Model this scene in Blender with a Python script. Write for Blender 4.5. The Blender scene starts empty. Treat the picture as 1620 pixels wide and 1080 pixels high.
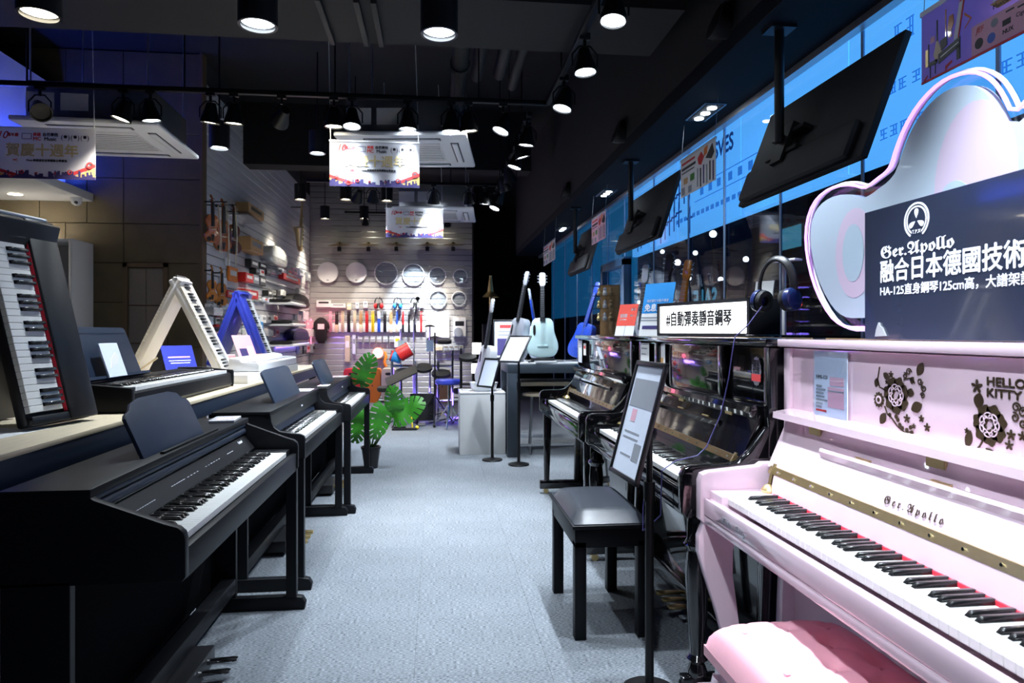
import bpy, bmesh, math, random
from mathutils import Matrix, Vector
random.seed(11)
scn = bpy.context.scene
COL = scn.collection
PI = math.pi
R = math.radians
# ------------------------------------------------------------------ camera, world, exposure
CAM_Z = 1.252
YAW = math.atan(120 / 1080)
cam_d = bpy.data.cameras.new('camera')
cam = bpy.data.objects.new('camera', cam_d)
COL.objects.link(cam)
cam.location = (0, 0, CAM_Z)
cam.rotation_euler = (PI / 2, 0, -YAW)
cam_d.sensor_width = 36
cam_d.lens = 24
cam_d.shift_y = -14.5 / 1620
cam_d.clip_start = 0.05
cam_d.dof.use_dof = True
cam_d.dof.focus_distance = 2.6
cam_d.dof.aperture_fstop = 6.3
scn.camera = cam
w = bpy.data.worlds.new('night')
scn.world = w
w.use_nodes = True
w.node_tree.nodes['Background'].inputs[0].default_value = (0.10, 0.17, 0.42, 1)
w.node_tree.nodes['Background'].inputs[1].default_value = 0.012
scn.view_settings.view_transform = 'Standard'
scn.view_settings.look = 'None'
scn.view_settings.gamma = 1
scn.view_settings.use_curve_mapping = False
scn.view_settings.exposure = 1.25
scn.cycles.max_bounces = 8
scn.cycles.transparent_max_bounces = 12
scn.cycles.sample_clamp_indirect = 4
scn.cycles.caustics_reflective = False
scn.cycles.caustics_refractive = False
COLD = (0.80, 0.90, 1.0)
WARM = (1.0, 0.92, 0.80)

# ------------------------------------------------------------------ helpers
def on_plane(px, py, X=None, Y=None, Z=None):
    """point of the room that a measured direction meets on the plane X=, Y= or Z="""
    a = (px - 810) / 1080; b = -(py - 525.5) / 1080
    c, s = math.cos(YAW), math.sin(YAW)
    r = (a * c + s, c - a * s, b)
    t = X / r[0] if X is not None else Y / r[1] if Y is not None else (Z - CAM_Z) / r[2]
    return Vector((r[0] * t, r[1] * t, CAM_Z + r[2] * t))

MATS = {}
def mat(name, col, rough=0.5, metal=0.0, coat=0.0, spec=0.5, var=0.06, vscale=40, emit=None, es=0.0, trans=0.0, ior=1.45, bump=0.0, bscale=300, stretch=None, rvar=0.0, sheen=0.0):
    m = bpy.data.materials.new(name); m.use_nodes = True
    nt = m.node_tree; p = nt.nodes['Principled BSDF']
    tc = nt.nodes.new('ShaderNodeTexCoord'); mp = nt.nodes.new('ShaderNodeMapping')
    nt.links.new(tc.outputs['Object'], mp.inputs[0])
    if stretch: mp.inputs['Scale'].default_value = stretch
    n = nt.nodes.new('ShaderNodeTexNoise'); n.inputs['Scale'].default_value = vscale; n.inputs['Detail'].default_value = 4
    nt.links.new(mp.outputs[0], n.inputs['Vector'])
    mx = nt.nodes.new('ShaderNodeMix'); mx.data_type = 'RGBA'
    nt.links.new(n.outputs['Fac'], mx.inputs['Factor'])
    mx.inputs['A'].default_value = tuple(max(0, c * (1 - var)) for c in col) + (1,)
    mx.inputs['B'].default_value = tuple(min(1, c * (1 + var)) for c in col) + (1,)
    nt.links.new(mx.outputs['Result'], p.inputs['Base Color'])
    p.inputs['Roughness'].default_value = rough; p.inputs['Metallic'].default_value = metal
    p.inputs['Coat Weight'].default_value = coat; p.inputs['Coat Roughness'].default_value = 0.03
    p.inputs['Specular IOR Level'].default_value = spec
    p.inputs['Transmission Weight'].default_value = trans; p.inputs['IOR'].default_value = ior
    p.inputs['Sheen Weight'].default_value = sheen
    if emit:
        p.inputs['Emission Color'].default_value = tuple(emit) + (1,); p.inputs['Emission Strength'].default_value = es
    if rvar:
        mr = nt.nodes.new('ShaderNodeMapRange'); mr.inputs['To Min'].default_value = max(0, rough - rvar); mr.inputs['To Max'].default_value = rough + rvar
        nt.links.new(n.outputs['Fac'], mr.inputs['Value']); nt.links.new(mr.outputs[0], p.inputs['Roughness'])
    if bump:
        n2 = nt.nodes.new('ShaderNodeTexNoise'); n2.inputs['Scale'].default_value = bscale; n2.inputs['Detail'].default_value = 3
        nt.links.new(mp.outputs[0], n2.inputs['Vector'])
        bp = nt.nodes.new('ShaderNodeBump'); bp.inputs['Strength'].default_value = bump; bp.inputs['Distance'].default_value = 0.002
        nt.links.new(n2.outputs['Fac'], bp.inputs['Height']); nt.links.new(bp.outputs[0], p.inputs['Normal'])
    MATS[name] = m
    return m

def glass_mat(name, tint, refl=0.04, rough=0.0):
    m = bpy.data.materials.new(name); m.use_nodes = True
    nt = m.node_tree; nt.nodes.clear()
    o = nt.nodes.new('ShaderNodeOutputMaterial'); t = nt.nodes.new('ShaderNodeBsdfTransparent'); g = nt.nodes.new('ShaderNodeBsdfGlossy')
    lw_ = nt.nodes.new('ShaderNodeLayerWeight'); pw_ = nt.nodes.new('ShaderNodeMath'); pw_.operation = 'POWER'; pw_.inputs[1].default_value = 5
    nt.links.new(lw_.outputs['Facing'], pw_.inputs[0]); f = nt.nodes.new('ShaderNodeMapRange'); f.inputs['To Min'].default_value = refl; f.inputs['To Max'].default_value = 1; nt.links.new(pw_.outputs[0], f.inputs['Value'])
    t.inputs[0].default_value = tuple(tint) + (1,); g.inputs['Roughness'].default_value = rough
    mx = nt.nodes.new('ShaderNodeMixShader'); nt.links.new(f.outputs[0], mx.inputs[0]); nt.links.new(t.outputs[0], mx.inputs[1]); nt.links.new(g.outputs[0], mx.inputs[2])
    nt.links.new(mx.outputs[0], o.inputs[0]); MATS[name] = m
    return m

def emis(name, col, s):
    return mat(name, tuple(min(1, c) for c in col), 0.4, var=0.0, emit=col, es=s)

class B:
    def __init__(s): s.bm = bmesh.new()
    def _new(s, n0): s.bm.verts.ensure_lookup_table(); return s.bm.verts[n0:]
    def box(s, x0, x1, y0, y1, z0, z1, bev=0, seg=2, M=None):
        r = bmesh.ops.create_cube(s.bm, size=1)
        vs = r['verts']
        for v in vs: v.co = Vector((x0 + (v.co.x + .5) * (x1 - x0), y0 + (v.co.y + .5) * (y1 - y0), z0 + (v.co.z + .5) * (z1 - z0)))
        if M is not None: bmesh.ops.transform(s.bm, matrix=M, verts=vs)
        if bev:
            es = list({e for v in vs for e in v.link_edges})
            bmesh.ops.bevel(s.bm, geom=es, offset=bev, segments=seg, affect='EDGES', profile=.5, clamp_overlap=True)
        return s
    def cyl(s, p0, p1, r0, r1=None, n=16):
        p0, p1 = Vector(p0), Vector(p1); d = p1 - p0
        M = Matrix.Translation((p0 + p1) / 2) @ d.to_track_quat('Z', 'Y').to_matrix().to_4x4()
        bmesh.ops.create_cone(s.bm, cap_ends=True, segments=n, radius1=r0, radius2=r0 if r1 is None else r1, depth=d.length, matrix=M)
        return s
    def sphere(s, c, r, sc=(1, 1, 1), u=14, v=10):
        bmesh.ops.create_uvsphere(s.bm, u_segments=u, v_segments=v, radius=r, matrix=Matrix.Translation(c) @ Matrix.Diagonal((*sc, 1)))
        return s
    def tube(s, pts, r, n=8, closed=False, flat=1.0):
        pts = [Vector(p) for p in pts]; k = len(pts); rings = []
        up = None
        for i, p in enumerate(pts):
            a = pts[(i - 1) % k] if closed or i else p; b = pts[(i + 1) % k] if closed or i < k - 1 else p
            t = (b - a).normalized()
            if up is None:
                up = t.orthogonal().normalized()
            up = (up - t * up.dot(t))
            up = up.normalized() if up.length > 1e-6 else t.orthogonal().normalized()
            sd = t.cross(up); rr = r[i] if isinstance(r, (list, tuple)) else r
            rings.append([s.bm.verts.new(p + up * math.cos(2 * PI * j / n) * rr + sd * math.sin(2 * PI * j / n) * rr * flat) for j in range(n)])
        for i in range(k if closed else k - 1):
            A, Bq = rings[i], rings[(i + 1) % k]
            for j in range(n): s.bm.faces.new((A[j], A[(j + 1) % n], Bq[(j + 1) % n], Bq[j]))
        if not closed:
            s.bm.faces.new(rings[0][::-1]); s.bm.faces.new(rings[-1])
        return s
    def lathe(s, prof, n=24, M=None, cap=True):
        rings = []
        for r, z in prof:
            rings.append([s.bm.verts.new(((M or Matrix()) @ Vector((r * math.cos(2 * PI * j / n), r * math.sin(2 * PI * j / n), z)))) for j in range(n)])
        for i in range(len(rings) - 1):
            for j in range(n): s.bm.faces.new((rings[i][j], rings[i][(j + 1) % n], rings[i + 1][(j + 1) % n], rings[i + 1][j]))
        if cap:
            s.bm.faces.new(rings[0][::-1]); s.bm.faces.new(rings[-1])
        return s
    def prism(s, poly, d0, d1, plane='xy', bev=0, M=None):
        f = {'xy': lambda a, b, d: (a, b, d), 'xz': lambda a, b, d: (a, d, b), 'yz': lambda a, b, d: (d, a, b)}[plane]
        A = [s.bm.verts.new(f(a, b, d0)) for a, b in poly]; Bq = [s.bm.verts.new(f(a, b, d1)) for a, b in poly]
        n = len(poly); fs = [s.bm.faces.new(A[::-1]), s.bm.faces.new(Bq)]
        for i in range(n): fs.append(s.bm.faces.new((A[i], A[(i + 1) % n], Bq[(i + 1) % n], Bq[i])))
        bmesh.ops.recalc_face_normals(s.bm, faces=fs)
        if M is not None: bmesh.ops.transform(s.bm, matrix=M, verts=A + Bq)
        if bev:
            es = list(set(fs[0].edges) | set(fs[1].edges))
            bmesh.ops.bevel(s.bm, geom=es, offset=bev, segments=2, affect='EDGES', profile=.5, clamp_overlap=True)
        return s
    def quad(s, pts):
        s.bm.faces.new([s.bm.verts.new(p) for p in pts]); return s
    def mesh(s, name, m, smooth=35):
        me = bpy.data.meshes.new(name); bmesh.ops.recalc_face_normals(s.bm, faces=s.bm.faces); s.bm.to_mesh(me); s.bm.free()
        me.materials.append(MATS[m] if isinstance(m, str) else m)
        if smooth:
            me.polygons.foreach_set('use_smooth', [True] * len(me.polygons)); me.set_sharp_from_angle(angle=R(smooth))
        return me
    def obj(s, name, m, parent=None, loc=(0, 0, 0), rot=(0, 0, 0), smooth=35):
        return inst(name, s.mesh(name, m, smooth), parent, loc, rot)

def inst(name, me, parent=None, loc=(0, 0, 0), rot=(0, 0, 0)):
    o = bpy.data.objects.new(name, me); COL.objects.link(o)
    o.parent = parent; o.location = loc; o.rotation_euler = rot
    return o
LABELS = {}
def tag(o, label, cat, group=None):
    o['label'] = label; o['category'] = cat
    if group: o['group'] = group
    return o
def thing(name, label, cat, loc=(0, 0, 0), rz=0, group=None, rot=None):
    o = bpy.data.objects.new(name, None); COL.objects.link(o); o.empty_display_size = .05
    o.location = loc; o.rotation_euler = rot or (0, 0, rz)
    return tag(o, label, cat, group)
def struct(o): o['kind'] = 'structure'; return o

TXT = {}
def text(s, size, m, parent, loc, rot=(PI / 2, 0, 0), name='lettering', bold=0.0, align='CENTER', xs=1.0, shear=0.0, mirror=False, ext=0.0004, space=1.0):
    cu = bpy.data.curves.new('t', 'FONT'); cu.body = s; cu.size = size; cu.align_x = align; cu.align_y = 'CENTER'
    cu.extrude = ext; cu.resolution_u = 3; cu.shear = shear; cu.space_character = space
    o = bpy.data.objects.new('t', cu); COL.objects.link(o)
    bpy.context.view_layer.update()
    me = bpy.data.meshes.new_from_object(o.evaluated_get(bpy.context.evaluated_depsgraph_get()))
    bpy.data.objects.remove(o); bpy.data.curves.remove(cu)
    me.materials.clear(); me.materials.append(MATS[m])
    for v in me.vertices: v.co.x *= (-xs if mirror else xs)
    if bold:
        b = bmesh.new()
        for dx, dy in ((0, 0), (bold, 0), (-bold, 0), (0, bold), (0, -bold)):
            n0 = len(b.verts); b.from_mesh(me); b.verts.ensure_lookup_table()
            for v in b.verts[n0:]: v.co.x += dx; v.co.y += dy; v.co.z += .00003 * (dx > 0) + .00006 * (dy > 0)
        b.to_mesh(me); b.free()
    return inst(name, me, parent, loc, rot)

def light(name, kind, loc, rot, power, col, parent=None, size=.05, spot=70, blend=.5, sx=None, sy=None):
    d = bpy.data.lights.new(name, kind); d.energy = power; d.color = col
    if kind == 'SPOT': d.spot_size = R(spot); d.spot_blend = blend; d.shadow_soft_size = size
    elif kind == 'AREA': d.shape = 'RECTANGLE'; d.size = sx; d.size_y = sy
    else: d.shadow_soft_size = size
    o = bpy.data.objects.new(name, d); COL.objects.link(o); o.parent = parent; o.location = loc; o.rotation_euler = rot
    return o
ORD = ['first', 'second', 'third', 'fourth', 'fifth', 'sixth', 'seventh', 'eighth', 'ninth', 'tenth', 'eleventh', 'twelfth', 'thirteenth', 'fourteenth', 'fifteenth', 'sixteenth', 'seventeenth']
# ------------------------------------------------------------------ materials
mat('black_satin', (0.0045, 0.005, 0.007), 0.46, spec=.28, var=.3, vscale=60, stretch=(1, 8, 8), bump=.05, rvar=.06)
mat('black_inner', (0.004, 0.004, 0.005), 0.9, spec=.05, var=.2)
mat('black_matte', (0.010, 0.010, 0.012), 0.7, var=.2)
mat('black_gloss', (0.004, 0.004, 0.005), 0.10, coat=1.0, var=.2)
mat('black_plastic', (0.014, 0.014, 0.016), 0.35, var=.15)
mat('navy_plastic', (0.016, 0.026, 0.05), 0.45, var=.15)
mat('black_metal', (0.015, 0.015, 0.016), 0.4, metal=.6)
mat('leather_black', (0.028, 0.032, 0.040), 0.27, var=.2, bump=.25, bscale=500)
mat('leather_pink', (0.80, 0.40, 0.47), 0.42, var=.05, bump=.15, bscale=500)
mat('pink_gloss', (0.82, 0.62, 0.71), 0.16, coat=.9, var=.015)
mat('white_key', (0.86, 0.86, 0.84), 0.22, coat=.3, var=.01)
mat('black_key', (0.008, 0.008, 0.009), 0.22, coat=.5, var=.1)
mat('felt_red', (0.75, 0.03, 0.06), 0.9)
mat('brass', (0.72, 0.56, 0.27), 0.34, metal=.95, var=.1)
mat('brass_dark', (0.36, 0.27, 0.12), 0.3, metal=1.0, var=.15)
mat('chrome', (0.75, 0.76, 0.78), 0.15, metal=1.0)
mat('steel', (0.45, 0.46, 0.48), 0.35, metal=.9)
mat('white_plastic', (0.78, 0.79, 0.82), 0.35, var=.02)
mat('white_gloss', (0.82, 0.83, 0.86), 0.15, coat=.5, var=.01)
mat('white_paint', (0.70, 0.70, 0.70), 0.7, var=.03)
mat('paper', (0.80, 0.80, 0.80), 0.6, var=.02)
mat('paper_blue', (0.74, 0.80, 0.92), 0.5, var=.05)
mat('wood_light', (0.64, 0.54, 0.38), 0.5, var=.15, vscale=12, stretch=(10, 1, 10))
mat('wood_mid', (0.50, 0.29, 0.12), 0.5, var=.2, vscale=12, stretch=(1, 1, 8))
mat('violin', (0.42, 0.12, 0.03), 0.2, coat=.8, var=.3, vscale=8)
mat('violin_amber', (0.55, 0.20, 0.03), 0.2, coat=.8, var=.3, vscale=8)
mat('violin_dark', (0.14, 0.035, 0.015), 0.2, coat=.8, var=.3, vscale=8)
mat('ebony', (0.012, 0.010, 0.010), 0.35)
mat('ceiling_black', (0.005, 0.005, 0.006), 0.85, var=.3, vscale=3)
mat('beam_grey', (0.013, 0.013, 0.015), 0.8, var=.15, vscale=4)
mat('pipe_grey', (0.015, 0.015, 0.016), 0.6, var=.2, vscale=6)
mat('olive_panel', (0.085, 0.066, 0.036), 0.75, var=.35, vscale=5, bump=.4, bscale=60)
mat('olive_edge', (0.10, 0.065, 0.035), 0.7)
mat('slat_grey', (0.40, 0.39, 0.38), 0.40, metal=.2, var=.04, vscale=3)
mat('slat_gap', (0.03, 0.03, 0.033), 0.7)
mat('slat_left', (0.60, 0.60, 0.62), 0.6, var=.05, vscale=3)
mat('alu', (0.62, 0.63, 0.66), 0.25, metal=.9)
mat('soffit_white', (0.72, 0.72, 0.74), 0.7, var=.02)
mat('navy_board', (0.022, 0.028, 0.050), 0.12, coat=.5, var=.05)
mat('leaf', (0.05, 0.27, 0.025), 0.35, var=.35, vscale=14)
mat('stem', (0.05, 0.13, 0.03), 0.5, var=.3)
mat('soil', (0.02, 0.014, 0.01), 0.95)
mat('red', (0.62, 0.02, 0.02), 0.45)
mat('red_sign', (0.80, 0.10, 0.07), 0.5)
mat('orange', (0.80, 0.22, 0.02), 0.5)
mat('yellow', (0.85, 0.62, 0.02), 0.4)
mat('blue', (0.02, 0.10, 0.55), 0.35, coat=.3)
mat('blue_sign', (0.03, 0.30, 0.75), 0.5)
mat('blue_tent', (0.03, 0.045, 0.36), 0.35, coat=.3, var=.1)
mat('blue_guitar', (0.02, 0.06, 0.40), 0.25, coat=.6)
mat('mint', (0.60, 0.80, 0.80), 0.3, coat=.3, var=.02)
mat('silver_guitar', (0.42, 0.44, 0.50), 0.3, coat=.3, metal=.3)
mat('cloud_print', (0.37, 0.44, 0.52), 0.4, coat=.2, var=.01)
mat('cloud_pink', (0.48, 0.39, 0.50), 0.4, coat=.2, var=.01)
mat('cloud_mid', (0.34, 0.43, 0.51), 0.4, coat=.2, var=.01)
mat('ink_brown', (0.055, 0.035, 0.015), 0.35, metal=.4)
mat('ink_black', (0.01, 0.01, 0.012), 0.5)
mat('ink_gold', (0.62, 0.50, 0.26), 0.5)
mat('ink_white', (0.80, 0.82, 0.88), 0.5)
mat('ink_grey', (0.30, 0.32, 0.36), 0.6)
mat('ink_navy', (0.05, 0.04, 0.16), 0.6)
mat('ink_red', (0.62, 0.05, 0.05), 0.6)
mat('ink_orange', (0.85, 0.55, 0.18), 0.6)
mat('ink_pink', (0.80, 0.45, 0.55), 0.6)
mat('banner_white', (0.78, 0.78, 0.82), 0.6, var=.01)
mat('banner_pink', (0.62, 0.36, 0.66), 0.6, var=.03, vscale=5)
mat('cymbal', (0.55, 0.38, 0.10), 0.25, metal=1.0, var=.2)
mat('drum_white', (0.80, 0.78, 0.80), 0.5)
glass_mat('window_glass', (0.62, 0.72, 0.85))
glass_mat('clear_acrylic', (0.92, 0.95, 0.98))
mat('plastic_film', (0.75, 0.78, 0.80), 0.2, coat=.3, trans=.55)
emis('lens_cold', (0.82, 0.92, 1.0), 14)
emis('lens_warm', (1.0, 0.90, 0.68), 12)
emis('lightbox', (1.0, 1.0, 1.0), 1.5)
emis('neon_violet', (0.72, 0.30, 1.0), 0.9)
emis('neon_white', (0.95, 0.80, 1.0), 2.6)
emis('led_blue', (0.02, 0.06, 1.0), 6)
emis('led_violet', (0.25, 0.15, 1.0), 1.6)
emis('led_pink', (1.0, 0.25, 0.4), 0.8)
emis('street_white', (1.0, 0.95, 0.8), 4)
emis('street_red', (1.0, 0.05, 0.03), 3)
emis('street_teal', (0.10, 0.35, 0.40), .35)
emis('sign_blue', (0.17, 0.58, 1.0), 0.62)
mat('sign_ink', (0.01, 0.05, 0.18), 0.6, emit=(.01, .06, .22), es=.4)
mat('sign_ink_soft', (0.02, 0.12, 0.35), 0.6, emit=(.05, .28, .75), es=.5)
# printed vinyl lets some light through
for nm_ in ('banner_pink', 'banner_white'):
    nt = MATS[nm_].node_tree; o_ = nt.nodes['Material Output']; p_ = nt.nodes['Principled BSDF']; tr_ = nt.nodes.new('ShaderNodeBsdfTranslucent'); ms_ = nt.nodes.new('ShaderNodeMixShader')
    tr_.inputs[0].default_value = (.72, .50, .80, 1) if nm_ == 'banner_pink' else (.8, .8, .85, 1); ms_.inputs[0].default_value = .6 if nm_ == 'banner_pink' else .45
    nt.links.new(p_.outputs[0], ms_.inputs[1]); nt.links.new(tr_.outputs[0], ms_.inputs[2]); nt.links.new(ms_.outputs[0], o_.inputs[0])
# carpet: heathered loop pile with fine ribs
def carpet():
    m = bpy.data.materials.new('carpet'); m.use_nodes = True; nt = m.node_tree; p = nt.nodes['Principled BSDF']
    tc = nt.nodes.new('ShaderNodeTexCoord')
    mp = nt.nodes.new('ShaderNodeMapping'); mp.inputs['Scale'].default_value = (75, 430, 1); nt.links.new(tc.outputs['Object'], mp.inputs[0])
    n1 = nt.nodes.new('ShaderNodeTexNoise'); n1.inputs['Scale'].default_value = 1; n1.inputs['Detail'].default_value = 3; nt.links.new(mp.outputs[0], n1.inputs['Vector'])
    n2 = nt.nodes.new('ShaderNodeTexNoise'); n2.inputs['Scale'].default_value = 3; nt.links.new(tc.outputs['Object'], n2.inputs['Vector'])
    r = nt.nodes.new('ShaderNodeValToRGB'); r.color_ramp.elements[0].position = .38; r.color_ramp.elements[1].position = .62
    r.color_ramp.elements[0].color = (0.075, 0.086, 0.102, 1); r.color_ramp.elements[1].color = (0.29, 0.315, 0.345, 1)
    nt.links.new(n1.outputs['Fac'], r.inputs[0])
    mx = nt.nodes.new('ShaderNodeMix'); mx.data_type = 'RGBA'; mx.blend_type = 'MULTIPLY'; mx.inputs['Factor'].default_value = .25
    nt.links.new(r.outputs[0], mx.inputs['A']); nt.links.new(n2.outputs['Fac'], mx.inputs['B']); nt.links.new(mx.outputs['Result'], p.inputs['Base Color'])
    p.inputs['Roughness'].default_value = .95; p.inputs['Specular IOR Level'].default_value = .1
    bp = nt.nodes.new('ShaderNodeBump'); bp.inputs['Strength'].default_value = .25; bp.inputs['Distance'].default_value = .002
    nt.links.new(n1.outputs['Fac'], bp.inputs['Height']); nt.links.new(bp.outputs[0], p.inputs['Normal'])
    MATS['carpet'] = m
carpet()
# ================================================================== THE SETTING
XL, XR, YB, YC = -2.33, 1.95, 13.0, 7.15          # left slat wall, window wall, back wall, olive wall
floor = struct(B().box(-5.2, XR + .1, -2.2, 17, -.12, -.012).obj('floor', 'carpet', smooth=0))
tile = B().box(-.2496, .2496, -.2496, .2496, -.012, 0).mesh('carpet_tile', 'carpet', 0)
for i in range(7):
    for j in range(30):
        x, y = -1.33 + i * .5, .25 + j * .5
        if x < -.9 and y < 6.4: continue
        inst('carpet_tile', tile, floor, (x, y, 0))
struct(B().box(-5.2, 3.2, -2.2, 17, 4.05, 4.15).obj('ceiling', 'ceiling_black', smooth=0))
# walls -----------------------------------------------------------
wl = struct(B().box(XL - .12, XL - .02, YC + .1, YB + .1, 0, 4.05).obj('wall_left', 'slat_gap', smooth=0))
sl = B().box(XL - .02, XL, YC, YB, 0, .094, bev=.004, seg=1).mesh('slat', 'slat_left', 0)
k = 0
while .02 + k * .102 < 3.75:
    inst('slat', sl, wl, (0, 0, .02 + k * .102)); k += 1
wb = struct(B().box(XL, .68, YB + .02, YB + .12, 0, 4.05).obj('wall_back', 'slat_gap', smooth=0))
sb = B().box(XL, .68, YB, YB + .02, 0, .092, bev=.004, seg=1).mesh('slat', 'slat_grey', 0)
al = B().box(XL, .68, YB + .006, YB + .02, 0, .012).mesh('aluminium_insert', 'alu', 0)
k = 0
while .02 + k * .104 < 4.0:
    inst('slat', sb, wb, (0, 0, .02 + k * .104)); inst('aluminium_insert', al, wb, (0, 0, .02 + k * .104 + .092)); k += 1
B().box(.68, .71, YB - .01, YB + .13, 0, 4.05).obj('corner_profile', 'black_matte', wb, smooth=0)
struct(B().box(.71, 3.2, 16.2, 16.3, 0, 4.05).obj('wall_far', 'ceiling_black', smooth=0))
wo = struct(B().box(-5.2, XL - .02, YC + .03, YC + .13, 0, 4.05).obj('wall_olive', 'olive_edge', smooth=0))
struct(B().box(-5.3, -5.2, -2.2, YC + .13, 0, 4.05).obj('wall_side', 'olive_edge', smooth=0))
struct(B().box(-5.3, 3.2, -2.3, -2.2, 0, 4.05).obj('wall_front', 'ceiling_black', smooth=0))
def panel(x0, x1, z0, z1): B().box(x0 + .003, x1 - .003, YC, YC + .03, z0 + .003, z1 - .003, bev=.003, seg=1).obj('panel', 'olive_panel', wo, smooth=0)
zz = [0, .55, 1.1, 1.55, 1.94, 2.33, 2.78, 3.23, 3.7, 4.04]
for i in range(len(zz) - 1):
    cols = [-5.2, -4.45, -3.86, -3.42, -3.08] if i % 2 else [-5.2, -4.2, -3.62, -3.08]
    for a, b_ in zip(cols[:-1], cols[1:]): panel(a, b_, zz[i], zz[i + 1])
    if zz[i] >= 1.94: panel(-3.08, XL - .02, zz[i], zz[i + 1])
    else: panel(-2.66, XL - .02, zz[i], zz[i + 1])
d1 = struct(B().box(-3.08, -2.66, YC + .02, YC + .03, 0, 1.93).obj('door_1', 'olive_edge', smooth=0))
B().box(-3.08, -3.04, YC - .02, YC + .02, 0, 1.94).box(-2.70, -2.66, YC - .02, YC + .02, 0, 1.94).box(-3.08, -2.66, YC - .02, YC + .02, 1.90, 1.94).obj('door_frame', 'olive_edge', d1, smooth=0)
mat('door_grey', (.17, .15, .13), .45, var=.1)
for i in range(5):
    for j in range(2): B().box(-3.035 + j * .167, -2.872 + j * .167, YC + .005, YC + .02, .02 + i * .376, .385 + i * .376, bev=.003, seg=1).obj('panel', 'door_grey', d1, smooth=0)
# pier between the olive wall and the slat wall
struct(B().box(XL - .02, XL + .005, YC - .02, YC + .11, 0, 4.05).obj('trim_1', 'olive_edge', smooth=0))
# white bulkhead upper left, blue cove light above it
sf = struct(B().box(-5.2, -3.36, 5.0, YC, 2.54, 2.62, bev=.004).obj('trim_2', 'soffit_white', smooth=0))
struct(B().box(-5.2, -3.62, 4.6, YC, 2.72, 3.6).obj('trim_3', 'soffit_white', smooth=0))
cl = tag(B().box(-3.60, -3.57, 4.7, YC - .05, 2.64, 2.66).obj('cove_light', 'led_blue'), 'blue LED cove strip glowing on top of the white bulkhead', 'light strip')
light('cove_glow', 'AREA', (-3.52, 6.0, 2.70), (PI, 0, 0), 10, (.03, .08, 1.0), cl, sx=.1, sy=2.2)
light('cove_glow', 'AREA', (-3.9, 4.2, 3.3), (R(-70), 0, R(-20)), 20, (.03, .08, 1.0), cl, sx=.4, sy=1.2)
# ceiling beam, side soffit
struct(B().box(-5.2, 1.36, 3.62, 4.25, 3.02, 4.05).obj('trim_4', 'beam_grey', smooth=0))
struct(B().box(-5.2, 1.2, 8.6, 8.9, 3.3, 4.05).obj('trim_5', 'ceiling_black', smooth=0))
mat('soffit_dark', (.005, .007, .011), .7, spec=.1, var=.1, vscale=3)
so = struct(B().box(1.46, XR, -1.0, 12.5, 2.66, 2.75, bev=.004).obj('trim_6', 'soffit_dark', smooth=0))
B().box(XR - .07, XR - .02, -1, 12.5, 2.625, 2.66).obj('edge_profile', 'steel', so, smooth=0)
struct(B().box(1.46, 1.52, -1.0, 12.5, 2.75, 4.05).obj('trim_7', 'ceiling_black', smooth=0))
# window wall
yj = [-1.0, .55, 1.45, 2.17, 2.93, 3.68, 4.44, 5.1, 5.95, 6.9, 7.6, 8.4, 9.3, 10.2, 11.2, 12.5]
win = struct(B().box(XR - .05, XR + .05, -1.0, 12.5, 0, .10).obj('window_1', 'black_metal', smooth=0))
for a, b_ in zip(yj[:-1], yj[1:]):
    B().box(XR - .006, XR + .006, a + .004, b_ - .004, .10, 2.66).obj('pane', 'window_glass', win, smooth=0)
mat('joint', (.30, .42, .60), .3, metal=.3)
for y in yj[1:-1]: B().box(XR - .012, XR - .006, y - .009, y + .009, .10, 2.63).obj('joint_strip', 'joint', win, smooth=0)
mat('door_blue', (.06, .13, .24), .4)
df = struct(B().box(XR - .06, XR + .02, 6.75, 6.83, .1, 2.0).box(XR - .06, XR + .02, 7.65, 7.73, .1, 2.0).box(XR - .06, XR + .02, 6.75, 7.73, 1.94, 2.02).obj('door_2', 'door_blue', smooth=0))
B().cyl((XR - .1, 6.95, .85), (XR - .1, 6.95, 1.25), .014).obj('door_handle', 'steel', df)
# outside: back of a lit shop sign, dark street
struct(B().box(XR + .05, 9.0, -2.2, 17, -.2, -.05).obj('ground', 'black_matte', smooth=0))
sg = thing('shop_sign', 'long blue backlit shop sign band seen mirrored through the upper window glass', 'sign', (XR + .16, 0, 0))
ys = [-1.0, .7, 2.0, 3.3, 4.55, 5.8, 7.2]
for a, b_ in zip(ys[:-1], ys[1:]): B().box(0, .06, a + .004, b_ - .004, 2.065, 2.90).obj('sign_panel', 'sign_blue', sg, smooth=0)
mat('sign_far', (.02, .10, .16), .6, emit=(.01, .14, .26), es=.55, vscale=4, var=.5)
B().box(0, .06, 7.2, 12.4, 1.5, 2.90).obj('sign_panel', 'sign_far', sg, smooth=0)
RX = (PI / 2, 0, -PI / 2)
def st(s, size, py, pz, m='sign_ink', bold=.0, mirror=True, al='CENTER'):
    return text(s, size, m, sg, (-.004, py, pz), RX, bold=bold, mirror=mirror, align=al)
st('ACTSVES', .17, 5.0, 2.62, bold=.005, mirror=False)
for i, y in enumerate((5.25, 5.08, 4.92, 4.72, 4.56, 4.40)): B().box(-.004, 0, y - .03, y + .03, 2.35, 2.41).obj('print_mark', 'sign_ink_soft', sg, smooth=0)
B().box(-.004, 0, 4.3, 5.4, 2.435, 2.441).box(-.004, 0, 4.3, 5.4, 2.315, 2.321).obj('print_line', 'sign_ink_soft', sg, smooth=0)
for i in range(16): B().box(-.004, 0, 4.35 + i * .095, 4.405 + i * .095, 2.20, 2.235).obj('print_mark', 'sign_ink_soft', sg, smooth=0)
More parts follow.
